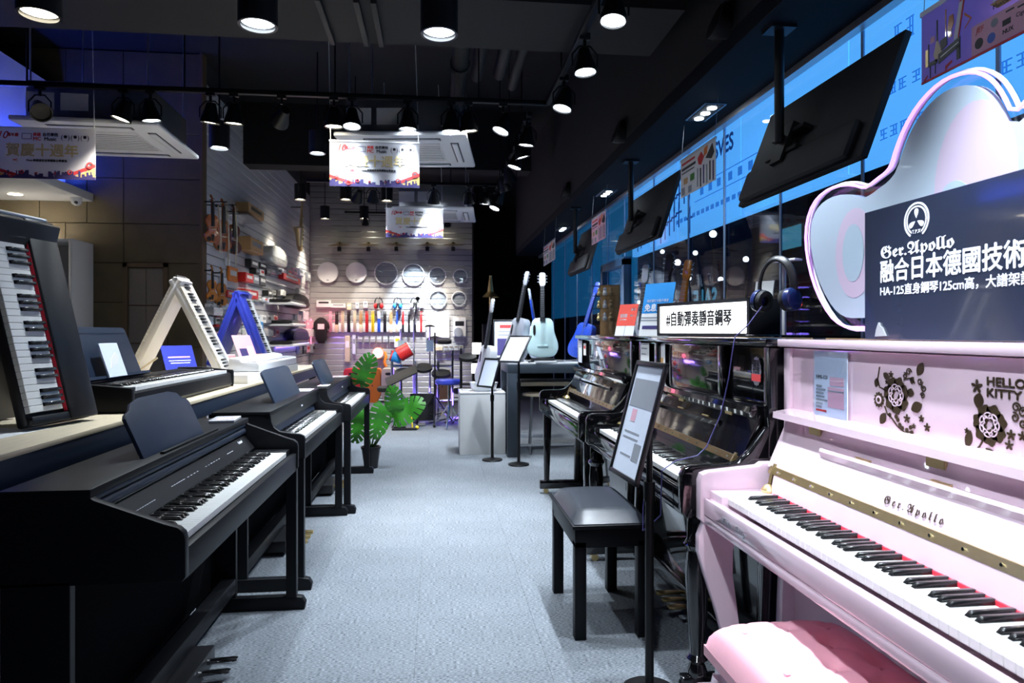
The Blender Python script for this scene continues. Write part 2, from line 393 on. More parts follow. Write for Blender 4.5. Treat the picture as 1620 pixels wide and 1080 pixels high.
for i, (y, z, w_, h_) in enumerate(((3.03, 2.386, .05, .05), (2.96, 2.386, .05, .05), (2.89, 2.386, .05, .05), (2.80, 2.386, .05, .05), (2.74, 2.39, .05, .05), (2.68, 2.39, .05, .05), (3.02, 2.19, .05, .05), (2.95, 2.19, .05, .05), (2.88, 2.19, .05, .05), (2.78, 2.19, .05, .05), (2.92, 2.62, .05, .09), (2.84, 2.62, .05, .09), (2.72, 2.60, .06, .09), (2.64, 2.60, .06, .09), (2.32, 2.24, .05, .05), (2.25, 2.24, .05, .05), (2.18, 2.24, .05, .05))):
    b = B(); q_ = .005; b.box(-.004, 0, y - w_ / 2, y + w_ / 2, z - h_ / 2, z - h_ / 2 + q_).box(-.004, 0, y - w_ / 2, y + w_ / 2, z + h_ / 2 - q_, z + h_ / 2).box(-.004, 0, y - w_ * .4, y + w_ * .4, z - q_ / 2, z + q_ / 2).box(-.004, 0, y - q_ / 2, y + q_ / 2, z - h_ / 2, z + h_ / 2).box(-.004, 0, y + (-1) ** i * w_ * .35 - q_ / 2, y + (-1) ** i * w_ * .35 + q_ / 2, z - h_ * (.5 if i % 3 else .1), z + h_ * .45); b.obj('print_mark', 'sign_ink_soft', sg, smooth=0)
for i in range(22):
    y = 5.5 + (i * .37) % 1.6; z = 2.2 + (i * .23) % .45
    b = B(); b.box(-.004, 0, y, y + .02, z - .12, z + .1).box(-.004, 0, y - .06, y + .08, z, z + .018); b.obj('print_mark', 'sign_ink', sg, smooth=0)
# street lights beyond the glass
fac = thing('street_building', 'dark building across the street with a few lit windows', 'building', (8.2, 0, 0))
B().box(0, .4, -2, 17, -.1, 6).obj('wall', 'black_matte', fac, smooth=0)
for i in range(9):
    y = .6 + i * 1.75
    B().box(-.03, 0, y, y + .9, 2.0 + (i % 3) * .6, 2.5 + (i % 3) * .6).obj('window', 'street_teal', fac, smooth=0)
sgn = thing('sale_sign', '', '', (3.4, 8.3, -.05)); text('SALE', .36, 'street_teal', sgn, (-.03, 0, 1.70), RX, bold=.012, mirror=True); B().box(-.02, .02, -.55, .55, 1.48, 1.92).cyl((0, 0, 0), (0, 0, 1.5), .03, n=8).obj('board', 'black_matte', sgn, smooth=0)
tag(sgn, 'teal SALE lettering seen mirrored beyond the dark window', 'sign')
pts = sorted([(1010, 478), (1090, 440), (1100, 400), (1128, 370), (1072, 415), (1140, 442), (1048, 398), (1215, 470), (1180, 410), (962, 460)])
for i, (px, py) in enumerate(pts):
    p = on_plane(px, py, X=5.5)
    t_ = thing('street_lamp', 'small white street lamp glowing outside the window, %s from the left' % ORD[i], 'lamp', (p.x, p.y, 0), group='street lamps outside')
    B().cyl((0, 0, -.05), (0, 0, p.z), .02, n=8).obj('post', 'black_matte', t_); B().sphere((0, 0, p.z), .05 if i % 3 else .07, u=10, v=8).obj('globe', 'street_white', t_)
for i, (px, py) in enumerate(((1256, 483), (1265, 481))):
    p = on_plane(px, py, X=4.5)
    t_ = thing('traffic_light', 'red signal light beyond the window behind the headphones, %s of two' % ('left', 'right')[i], 'signal light', (p.x, p.y, 0), group='red signal lights')
    B().cyl((0, 0, -.05), (0, 0, p.z), .012, n=8).obj('post', 'black_matte', t_); B().sphere((0, 0, p.z), .028, u=10, v=8).obj('lens', 'street_red', t_)
# ================================================================== PIANOS
WK = .0235
def key_meshes(wm='white_key', bm_='black_key', wl=.15, bl=.095):
    w_ = B().box(.0006, WK - .0006, 0, wl, -.02, 0, bev=.0012, seg=1).mesh('white_key', wm, 0)
    b = B(); v = []
    hw, tw, h = .0066, .0048, .0125
    for y0, z, ww in ((wl - bl - .002, 0, hw), (wl, 0, hw)): pass
    A = [(-hw, wl - bl, 0), (hw, wl - bl, 0), (hw, wl, 0), (-hw, wl, 0)]
    T = [(-tw, wl - bl + .009, h - .0015), (tw, wl - bl + .009, h - .0015), (tw, wl, h), (-tw, wl, h)]
    va = [b.bm.verts.new(p) for p in A]; vt = [b.bm.verts.new(p) for p in T]
    b.bm.faces.new(va[::-1]); f = b.bm.faces.new(vt)
    for i in range(4): b.bm.faces.new((va[i], va[(i + 1) % 4], vt[(i + 1) % 4], vt[i]))
    bmesh.ops.bevel(b.bm, geom=list(f.edges), offset=.0012, segments=1, affect='EDGES')
    return w_, b.mesh('black_key', bm_, 50)
KEYS = key_meshes()
KEYS_DIM = KEYS
def keys(parent, x0, y, z, n=52, start=0, M=None, ks=None, rot=(0, 0, 0), origin=None):
    """row of keys along local x; start: index in ABCDEFG"""
    ks = ks or KEYS
    for i in range(n):
        inst('white_key', ks[0], parent, (x0 + i * WK, y, z))
        if (start + i) % 7 in (0, 2, 3, 5, 6) and i < n - 1: inst('black_key', ks[1], parent, (x0 + (i + 1) * WK, y, z))

def upright(label, loc, m, leg, H=1.23, Wd=1.5, rail=None, posts=False, pink=False):
    t = thing('upright_piano', label, 'piano', loc, -PI / 2)
    h = Wd / 2; rail = rail or m
    for s in (-1, 1):
        x0, x1 = (-h, -h + .04) if s < 0 else (h - .04, h)
        B().prism([(.27, .10), (.29, .66), (.305, .80), (.305, H - .03), (.62, H - .03), (.62, .02), (.27, .02)], x0, x1, 'yz', bev=.004).obj('side_panel', m, t)
        # arm with rounded front
        arm = [(.0, .65), (.0, .775), (.012, .797), (.035, .806), (.16, .806), (.20, .815), (.24, .85), (.30, .93), (.31, .93), (.31, .63), (.02, .63)] if not pink else \
              [(.0, .645), (.0, .770), (.008, .792), (.03, .800), (.20, .815), (.215, .825), (.31, .825), (.31, .632), (.012, .632)]
        B().prism(arm, x0, x1, 'yz', bev=.006).obj('arm', m, t)
        kb0, kb1 = (-h + .04, -.613) if s < 0 else (.613, h - .04)
        B().box(kb0, kb1, .03, .215, .66, .742, bev=.006).obj('key_block', m, t)
        # toe block
        B().box(x0 - .002, x1 + .002, .0, .60, .035, .10, bev=.008).obj('toe_block', m, t)
        b = B(); b.cyl((x0 + .02 - .016, .05, .02), (x0 + .02 + .016, .05, .02), .02, n=14); b.obj('caster', 'brass', t)
        xc = (x0 + x1) / 2
        if leg == 'cabriole':
            path = [(.075, .632), (.062, .59), (.055, .54), (.066, .46), (.09, .36), (.11, .26), (.115, .18), (.105, .13), (.10, .10)]
            wid = [.062, .066, .06, .048, .038, .030, .026, .030, .036]
            P = [(y - w_, z) for (y, z), w_ in zip(path, wid)] + [(y + w_, z) for (y, z), w_ in list(zip(path, wid))[::-1]]
            B().prism(P, x0 + .004, x1 - .004, 'yz', bev=.006).obj('leg', m, t)
        elif leg == 'turned':
            b = B(); b.lathe([(.034, .632), (.034, .56), (.046, .54), (.034, .52), (.040, .45), (.034, .30), (.026, .20), (.024, .17), (.036, .155), (.024, .14), (.034, .115), (.034, .10)], 16, Matrix.Translation((xc, .06, 0))); b.obj('leg', m, t)
        else:
            B().prism([(.03, .632), (.035, .10), (.075, .10), (.095, .632)], x0, x1, 'yz', bev=.004).obj('leg', m, t)
        if posts: B().box(-h + .36 - .02 if s < 0 else h - .36 - .02, -h + .36 + .02 if s < 0 else h - .36 + .02, .285, .315, .99, H - .03, bev=.003).obj('pilaster', m, t)
    B().box(-h + .04, h - .04, .59, .61, .10, H - .03).obj('back_panel', m, t, smooth=0)
    B().box(-h + .04, h - .04, .32, .34, .10, .62, bev=.003).obj('lower_panel', m, t)
    B().box(-h + .04, h - .04, .30, .36, .035, .10, bev=.004).obj('bottom_rail', m, t)
    B().box(-h + .04, h - .04, .012, .32, .632, .66, bev=.004).obj('keybed', m, t)
    B().box(-h + .04, h - .04, .012, .040, .66, .716, bev=.005).obj('key_slip', rail, t)
    B().box(-h + .04, h - .04, .315, .335, .955, H - .03, bev=.003).obj('upper_panel', m, t)
    ov = .012
    B().box(-h - ov, h + ov, .288, .63, H - .026, H, bev=.004).obj('top_lid', m, t)
    B().box(-h, h, .455, .462, H, H + .003).obj('lid_hinge', 'brass', t, smooth=0)
    # fallboard, opened and leaning back
    B().prism([(.203, .744), (.222, .744), (.228, .80), (.215, .80)], -.64, .64, 'yz').obj('name_rail', m, t)
    B().box(-.612, .612, .198, .204, .737, .746).obj('felt_strip', 'felt_red' if pink else 'black_inner', t, smooth=0)
    hg = B(); hg.prism([(.214, .80), (.224, .822), (.232, .822), (.228, .80)], -.68, .68, 'yz'); hg = hg.obj('fallboard_hinge', 'brass' if pink else 'brass_dark', t)
    sc = B().cyl((0, .219 - .002, .811), (0, .219 + .002, .8105), .004, n=8).mesh('screw', 'chrome')
    for i in range(14): inst('screw', sc, hg, (-.62 + i * .095, -.002, 0))
    fb = B().prism([(.226, .816), (.292, .966), (.312, .966), (.25, .816)], -h + .045, h - .045, 'yz', bev=.002).obj('fallboard', m, t)
    def on_fb(u, out=0): return (.226 + .066 * u - out * .915, .816 + .15 * u + out * .40)     # point on the leaning face
    a, b_ = on_fb(.50), on_fb(.58, .012); c = on_fb(.64, .012); d = on_fb(.66)
    B().prism([a, b_, c, d], -h + .30, h - .30, 'yz').obj('music_ledge', m, fb)
    for x in (-.26, .02, .30):
        y, z = on_fb(.66, .006); B().box(x - .03, x + .03, y - .003, y + .003, z - .003, z + .003).obj('page_clip', 'brass', fb, smooth=0)
    if pink: B().prism([(.250, .972), (.252, .992), (.318, 1.003), (.318, .984)], -h + .03, h - .03, 'yz', bev=.003).obj('fallboard_flap', m, t)
    else: B().prism([(.268, .958), (.258, .975), (.262, .994), (.280, 1.002), (.318, .995), (.318, .966), (.29, .955)], -h + .05, h - .05, 'yz', bev=.004).obj('fallboard_flap', m, t)
    for x in (-.52, -.02, .48):
        y, z = on_fb(.93, .004)
        B().box(x - .03, x + .03, y - .004, y + .004, z - .014, z + .014, bev=.001, seg=1).cyl((x - .032, y - .004, z + .014), (x + .032, y - .004, z + .014), .004, n=8).obj('flap_hinge', 'brass', fb)
    for s in (-1, 1):   # brass fallboard stays
        x = s * .655
        B().lathe([(.022, .742), (.024, .75), (.016, .762), (.006, .768)], 16, Matrix.Translation((x, .205, 0))).tube([(x, .207, .765), (x, .215, .80), (x + s * .004, .23, .83)], .006).obj('fallboard_stay', 'brass', t)
    for i, x in enumerate((-.08, 0, .08)):
        b = B(); b.prism([(-.011, .33), (-.016, .25), (-.022, .20), (-.013, .185), (.013, .185), (.022, .20), (.016, .25), (.011, .33)], .055, .066, 'xy', bev=.003, M=Matrix.Translation((x, 0, 0)))
        b.obj('pedal', 'brass', t)
    keys(t, -.611, .05, .737)
    return t

# ---- pink piano --------------------------------------------------
mat('print_dark', (.06, .04, .02), .3, metal=.3)
pk = upright('glossy pink upright piano with dark floral print on its upper panel', (.85, 1.42, 0), 'pink_gloss', 'cabriole', pink=True)
YP = .3145     # face of the upper panel (local)
def pt(px, py):        # local (x,z) on the upper panel
    p = on_plane(px, py, X=.85 + YP); return (1.42 - p.y, p.z)
RF = (PI / 2, 0, 0)
fl = B(); FY = YP - .0012
def blob(px, py, rx, n=5, k=.45, rot=0, hole=0):
    x, z = pt(px, py); P = []
    for i in range(n * 8):
        a = 2 * PI * i / (n * 8) + rot; r = rx * (1 - k * .5 + k * .5 * abs(math.cos(n * (a - rot) / 2)) * 2 - k * .5)
        P.append((x + r * math.cos(a), z + r * math.sin(a)))
    return P
def decal(name, P, m='print_dark', lift=0): return B().prism(P, FY - .0004 - lift, FY + .001, 'xz').obj(name, m, pk, smooth=0)
def star(px, py, r): decal('printed_blossom', blob(px, py, r * .78, 5, .9, R(90)))
def leafP(px, py, L, w_, ang):
    x, z = pt(px, py); P = []
    for i in range(9): u = i / 8; P.append((u * L, w_ * math.sin(PI * u) ** .8))
    for i in range(7, 0, -1): u = i / 8; P.append((u * L, -w_ * math.sin(PI * u) ** .8))
    c, s = math.cos(ang), math.sin(ang)
    return [(x + a * c - b * s, z + a * s + b * c) for a, b in P]
def leaf_(px, py, L, w_, ang): decal('printed_leaf', leafP(px, py, L * .75, w_ * .75, R(ang)))
def stem_(P, r=.0018):
    Q = []
    for (a, b_), (c, d) in zip(P[:-1], P[1:]): pass
    pts2 = [pt(*p) for p in P]; L = []; Rr = []
    for i, (x, z) in enumerate(pts2):
        a = pts2[max(0, i - 1)]; b_ = pts2[min(len(pts2) - 1, i + 1)]; dx, dz = b_[0] - a[0], b_[1] - a[1]; n = math.hypot(dx, dz) or 1
        L.append((x - dz / n * r, z + dx / n * r)); Rr.append((x + dz / n * r, z - dx / n * r))
    decal('printed_stem', L + Rr[::-1])
def curl(px, py, r, dirn=1, a0=0, turns=1.3):
    r *= .8
    P = []; x, z = pt(px, py)
    n = 18; L = []; Q = []
    for i in range(n):
        u = i / (n - 1); a = a0 + dirn * u * turns * 2 * PI; rr = r * (1 - .75 * u)
        L.append((x + (rr + .0015) * math.cos(a), z + (rr + .0015) * math.sin(a))); Q.append((x + (rr - .0015) * math.cos(a), z + (rr - .0015) * math.sin(a)))
    decal('printed_curl', L + Q[::-1])
def peony(px, py, r):
    x, z = pt(px, py)
    for i in range(7):
        a = 2 * PI * i / 7 + .3; cx, cz = x + r * .62 * math.cos(a), z + r * .62 * math.sin(a)
        P = [(cx + r * .42 * (1 + .12 * math.cos(5 * b_)) * math.cos(b_), cz + r * .42 * (1 + .12 * math.cos(5 * b_)) * math.sin(b_)) for b_ in [2 * PI * j / 20 for j in range(20)]]
        decal('printed_petal', P)
    for k_, rr in ((0, .60), (1, .40)):
        for a0 in range(7 - 2 * k_):          # scalloped inner petals drawn as light arcs
            c0 = 2 * PI * a0 / (7 - 2 * k_) + k_; cx, cz = x + r * rr * .55 * math.cos(c0), z + r * rr * .55 * math.sin(c0); P = []; Q = []
            for j in range(11):
                b_ = c0 - 1.7 + 3.4 * j / 10; P.append((cx + r * rr * .52 * math.cos(b_), cz + r * rr * .52 * math.sin(b_))); Q.append((cx + (r * rr * .52 - .0028) * math.cos(b_), cz + (r * rr * .52 - .0028) * math.sin(b_)))
            decal('printed_ring', P + Q[::-1], 'pink_gloss', .0006 + .0002 * k_)
peony(1418, 625, .046)
peony(1566, 672, .043)
star(1410, 592, .012); star(1403, 604, .008); star(1435, 662, .015); star(1446, 674, .009); star(1458, 662, .012); star(1467, 676, .014); star(1407, 682, .009)
star(1546, 611, .020); star(1530, 681, .009); star(1600, 688, .015); star(1597, 704, .014); star(1618, 690, .014)
leaf_(1452, 594, .050, .016, 60); leaf_(1442, 648, .055, .018, 25); leaf_(1393, 670, .05, .016, 55); leaf_(1398, 590, .035, .012, -30); leaf_(1386, 612, .035, .012, 75); leaf_(1530, 708, .055, .014, 75); leaf_(1560, 708, .07, .018, -45); leaf_(1545, 722, .03, .008, 5); leaf_(1440, 628, .03, .016, 80); leaf_(1547, 645, .045, .018, 80)
stem_([(1392, 580), (1389, 600), (1392, 612), (1404, 618)]); stem_([(1400, 642), (1404, 654), (1412, 662), (1420, 674), (1432, 684), (1442, 683)]); stem_([(1522, 704), (1530, 714), (1540, 714), (1550, 706), (1556, 696)]); stem_([(1430, 600), (1440, 598), (1448, 606)])
for p in ((1408, 656), (1418, 659), (1421, 664), (1424, 672), (1428, 677), (1435, 680), (1441, 676), (1443, 684), (1424, 686), (1432, 690)): decal('printed_berry', blob(*p, .0055, 3, 0))
for p in ((1438, 588, .012, 1, 0), (1432, 594, .010, -1, 2), (1444, 602, .011, 1, 1), (1456, 603, .012, -1, 0), (1462, 614, .012, 1, 2), (1460, 626, .010, -1, 3), (1608, 644, .013, 1, 0), (1606, 660, .013, -1, 2), (1619, 652, .013, 1, 1), (1619, 670, .012, -1, 0)): curl(*p)
xr, zr = pt(1391, 632)
decal('printed_rosette', [(xr + .019 * (1 + .12 * math.cos(12 * b_)) * math.cos(b_), zr + .019 * (1 + .12 * math.cos(12 * b_)) * math.sin(b_)) for b_ in [2 * PI * j / 72 for j in range(72)]])
decal('printed_rosette', [(xr + .011 * math.cos(b_), zr + .011 * math.sin(b_)) for b_ in [2 * PI * j / 20 for j in range(20)]], 'pink_gloss', .0006)
decal('printed_rosette', [(xr + .006 * math.cos(b_), zr + .006 * math.sin(b_)) for b_ in [2 * PI * j / 20 for j in range(20)]], 'print_dark', .0012)
x, z = pt(1561, 603); text('HELLO', .026, 'print_dark', pk, (x, FY, z), RF, align='LEFT', bold=.0009, xs=1.25)
x, z = pt(1561, 621); text('KITTY', .026, 'print_dark', pk, (x, FY, z), RF, align='LEFT', bold=.0009, xs=1.25)
# name on the fallboard, script on the key slip
p = on_plane(1443, 831, X=.85 + .235); text('𝕲𝖊𝖗.𝕬𝖕𝖔𝖑𝖑𝖔', .027, 'print_dark', pk, (1.42 - p.y, .2345, .845), (PI / 2 - R(23), 0, 0), space=1.6)
p = on_plane(1160, 842, X=.862); text('𝓗𝓮𝓵𝓵𝓸   𝓚𝓲𝓽𝓽𝔂', .03, 'ink_grey', pk, (1.42 - p.y, .0108, .685), RF, xs=.9, name='script_lettering')

# ---- black pianos ------------------------------------------------
bk2 = upright('glossy black upright piano carrying the lightbox sign, next to the pink piano', (.815, 2.95, 0), 'black_gloss', 'turned', posts=True)
bk3 = upright('glossy black upright piano farthest down the row, beside the guitar desk', (.80, 4.53, 0), 'black_gloss', 'straight')
text('𝔄𝔓𝔒𝔏𝔏𝔒', .034, 'brass', bk2, (.0, .2365, .85), (PI / 2 - R(23), 0, 0), name='brass_lettering') if False else None
# ---- digital pianos on the left ---------------------------------
def digital(label, loc, prof, lid_y, lid_z, kind, hw=.69):
    t = thing('digital_piano', label, 'piano', loc, PI / 2)
    h = hw; m = 'black_satin'
    for s in (-1, 1):
        x0, x1 = (-h, -h + .026) if s < 0 else (h - .026, h)
        B().prism(prof, x0, x1, 'yz', bev=.003).obj('side_panel', m, t)
        B().box(x0, x1, .27, .43, .05, .64, bev=.002, seg=1).obj('leg_panel', m, t)
        if kind or s > 0: B().box(x0 + (.0 if s < 0 else -.012), x1 + (.012 if s < 0 else 0), .004, .05, .055, .64, bev=.003, seg=1).obj('leg', m, t)
        B().prism([(-.03, .0), (-.035, .03), (-.02, .055), (.02, .062), (.44, .062), (.44, .0)], x0 - .008, x1 + .008, 'yz', bev=.005).obj('foot', m, t)
    B().box(-h + .026, h - .026, .36, .38, .12, .64).obj('back_panel', 'black_inner', t, smooth=0)
    B().box(-h + .026, h - .026, .006, .03, .628, .705, bev=.003).obj('key_slip', m, t)
    B().box(-h + .026, h - .026, .03, .42, .628, .66).obj('keybed', m, t, smooth=0)
    B().box(-h + .026, -.613, .035, .185, .66, .725, bev=.003).box(.613, h - .026, .035, .185, .66, .725, bev=.003).obj('key_block', m, t)
    B().box(-h - .002, h + .002, lid_y, .435, lid_z - .022, lid_z, bev=.003).obj('top_lid', m, t)
    if kind == 0:
        B().prism([(.188, .735), (.232, .790), (.245, .790), (.245, .725), (.19, .725)], -h + .026, h - .026, 'yz').obj('control_panel', 'black_plastic', t)
        cp = t.children[-1]
        for x in [-.50 + .016 * i for i in range(9)]: B().box(x - .005, x + .005, .2035, .2065, .7560, .7576).obj('print_mark', 'ink_white', cp, smooth=0)
        for x in [-.22 + .02 * i for i in range(6)] + [-.08 + .03 * i for i in range(4)] + [.1 + .03 * i for i in range(6)] + [.36 + .02 * i for i in range(4)]: B().box(x - .006, x + .006, .2085, .2115, .7635, .7648).obj('print_mark', 'ink_white', cp, smooth=0)
        B().cyl((-h + .03, .238, .810), (h - .03, .238, .810), .014, n=14).cyl((-h + .03, .236, .836), (h - .03, .236, .836), .010, n=14).obj('rolled_cover', 'navy_plastic', t)
        text('Roland', .02, 'ink_white', cp, (.57, .2205, .7775), (PI / 2 - R(39), 0, 0), bold=.0004)
        B().box(.2 - .42, .2 + .12, lid_y + .012, lid_y + .026, lid_z, lid_z + .008, bev=.002).obj('rest_ledge', m, t)
        P = [(-.27, 0), (.27, 0), (.27, .135), (.255, .148), (.215, .158), (.19, .178), (.12, .19), (-.12, .19), (-.19, .178), (-.215, .158), (-.255, .148), (-.27, .135)]
    else:
        B().prism([(lid_y + .004, lid_z - .022), (lid_y + .004, lid_z - .085), (lid_y + .03, lid_z - .10), (lid_y + .06, lid_z - .10), (lid_y + .06, lid_z - .022)], -h + .026, h - .026, 'yz').obj('front_board', m, t)
        B().prism([(.186, .727), (lid_y + .03, .768), (lid_y + .05, .768), (lid_y + .05, .72), (.19, .72)], -h + .026, h - .026, 'yz').obj('control_panel', 'navy_plastic', t)
        text('Roland', .016, 'ink_white', t, (.12, lid_y + .0034, lid_z - .055), RF, bold=.0003)
        hr = .34 if kind == 1 else .27; P = [(-hr, 0), (hr, 0), (hr, .17), (hr - .015, .185), (hr - .10, .195), (-hr + .10, .195), (-hr + .015, .185), (-hr, .17)]
    xr = -.03 if kind == 0 else .05 if kind == 1 else -.17
    mr = B().prism(P, 0, .012, 'xz', bev=.002).obj('music_rest', 'navy_plastic', t, (xr, lid_y + (.04 if kind == 0 else .065), lid_z), (R(-24), 0, 0))
    # pedal lyre
    B().box(-h + .026, h - .026, .27, .33, .085, .15, bev=.004).obj('pedal_bar', m, t)
    B().box(-.17, .17, .20, .33, .02, .085, bev=.006).obj('pedal_box', 'black_plastic', t)
    for x in (-.09, 0, .09): B().prism([(-.010, .22), (-.016, .15), (-.02, .11), (-.012, .095), (.012, .095), (.02, .11), (.016, .15), (.010, .22)], .048, .068, 'xy', bev=.006, M=Matrix.Translation((x, 0, 0))).obj('pedal', 'chrome' if kind == 0 else 'brass', t)
    keys(t, -.611, .035, .722)
    return t
def rnd(P): return P
prof_a = [(0, .64), (0, .735), (.004, .752), (.018, .765), (.05, .775), (.215, .838), (.225, .845), (.225, .848), (.435, .848), (.435, .63), (.008, .63)]
prof_b = [(0, .64), (0, .735), (.006, .75), (.02, .757), (.08, .764), (.12, .772), (.145, .790), (.157, .815), (.162, .85), (.435, .85), (.435, .63), (.008, .63)]
dp1 = digital('black digital piano closest to the camera at left with shaped navy music rest', (-.622, 2.492, 0), prof_a, .222, .866, 0, .71)
dp2 = digital('black digital piano in the middle of the left row with curved arms', (-.635, 4.10, 0), prof_b, .163, .868, 1)
dp3 = digital('black digital piano at the far end of the left row next to the potted plant', (-.585, 5.50, 0), prof_b, .163, .868, 2)
# booklets lying on the digital pianos
def slab(name, label, cat, loc, rz, sx, sy, sz, m, pm=None, marks=()):
    t = thing(name, label, cat, loc, rz)
    B().box(-sx / 2, sx / 2, -sy / 2, sy / 2, 0, sz, bev=min(.002, sz * .3), seg=1).obj('body', m, t)
    for (x, y, a, b_, mm) in marks: B().box(x - a, x + a, y - b_, y + b_, sz, sz + .0005).obj('print_mark', mm, t, smooth=0)
    return t
slab('price_card', 'white acrylic price card lying flat at the far end of the nearest digital piano', 'card', (-.915, 3.10, .866), R(95), .15, .105, .012, 'white_gloss', marks=[(-.01, 0, .035, .03, 'ink_pink'), (.04, .01, .01, .02, 'ink_grey')])
slab('price_card', 'white price card lying on the middle digital piano right of its music rest', 'card', (-.865, 4.63, .868), R(92), .20, .10, .006, 'white_gloss')
slab('price_card', 'white price card on the far digital piano near its music rest', 'card', (-.80, 5.02, .868), R(90), .16, .07, .006, 'white_gloss')
slab('price_card', 'white price card at the far end of the far digital piano', 'card', (-.83, 6.02, .868), R(90), .20, .12, .006, 'white_gloss')

# ---- benches -----------------------------------------------------
def bench_black():
    t = thing('piano_bench', 'black wooden piano bench with padded black leather seat in front of the middle black piano', 'bench', (.715, 3.0, 0))
    hx, hy = .155, .275
    b = B(); b.box(-hx - .012, hx + .012, -hy - .012, hy + .012, .452, .468, bev=.004); b.obj('seat_board', 'black_satin', t)
    # crowned pad
    pb = B(); n = 10
    g = [[None] * (n + 1) for _ in range(n + 1)]
    for i in range(n + 1):
        for j in range(n + 1):
            u, v = -1 + 2 * i / n, -1 + 2 * j / n
            e = (1 - abs(u) ** 6) * (1 - abs(v) ** 6)
            g[i][j] = pb.bm.verts.new((u * (hx + .004), v * (hy + .004), .470 + .042 * e ** .38 + .010 * (1 - u * u) * (1 - v * v)))
    for i in range(n):
        for j in range(n): pb.bm.faces.new((g[i][j], g[i + 1][j], g[i + 1][j + 1], g[i][j + 1]))
    pb.box(-hx - .004, hx + .004, -hy - .004, hy + .004, .466, .472)
    pb.obj('seat_cushion', 'leather_black', t, smooth=60)
    B().box(-hx, hx, -hy, hy, .375, .452, bev=.003).obj('apron', 'black_satin', t)
    for sx in (-1, 1):
        for sy in (-1, 1):
            x, y = sx * (hx - .024), sy * (hy - .024)
            B().box(x - .024, x + .024, y - .024, y + .024, 0, .40, bev=.003).obj('leg', 'black_satin', t)
bench_black()
def bench_pink():
    t = thing('piano_bench', 'tufted pink leather piano bench pushed under the pink piano', 'bench', (.885, 1.44, 0))
    hx, hy = .185, .29; nx, ny = 36, 56; pb = B(); g = []
    btn = [(x, y) for i, y in enumerate([-.21, -.105, 0, .105, .21]) for x in ((-.11, 0, .11) if i % 2 == 0 else (-.055, .055))]
    for i in range(nx + 1):
        row = []
        for j in range(ny + 1):
            u, v = -1 + 2 * i / nx, -1 + 2 * j / ny; x, y = u * hx, v * hy
            e = max(0, (1 - abs(u) ** 5) * (1 - abs(v) ** 7)) ** .42
            z = .43 + .085 * e
            for bx, by in btn:
                d2 = (x - bx) ** 2 + (y - by) ** 2
                z -= .022 * math.exp(-d2 / .0007)
                dx, dy = abs(x - bx), abs(y - by)
                z -= .006 * math.exp(-((dx * 1.9 - dy) / .012) ** 2) * math.exp(-d2 / .004)
            row.append(pb.bm.verts.new((x, y, z)))
        g.append(row)
    for i in range(nx):
        for j in range(ny): pb.bm.faces.new((g[i][j], g[i + 1][j], g[i + 1][j + 1], g[i][j + 1]))
    pb.box(-hx, hx, -hy, hy, .405, .431)
    cu = pb.obj('seat_cushion', 'leather_pink', t, smooth=80)
    bm_ = B().sphere((0, 0, 0), .008, (1, 1, .5), 10, 6).mesh('button', 'leather_pink')
    for bx, by in btn: inst('button', bm_, cu, (bx, by, .494))
    B().box(-hx + .02, hx - .02, -hy + .02, hy - .02, .33, .405, bev=.005).obj('apron', 'pink_gloss', t)
    for sx in (-1, 1):
        for sy in (-1, 1):
            x, y = sx * (hx - .04), sy * (hy - .045)
            b = B(); b.tube([(x, y, .36), (x + sx * .012, y, .30), (x + sx * .006, y, .2), (x - sx * .004, y, .1), (x, y, .03), (x + sx * .012, y, .0)], [.034, .036, .026, .018, .017, .024], 12); b.obj('leg', 'pink_gloss', t)
bench_pink()
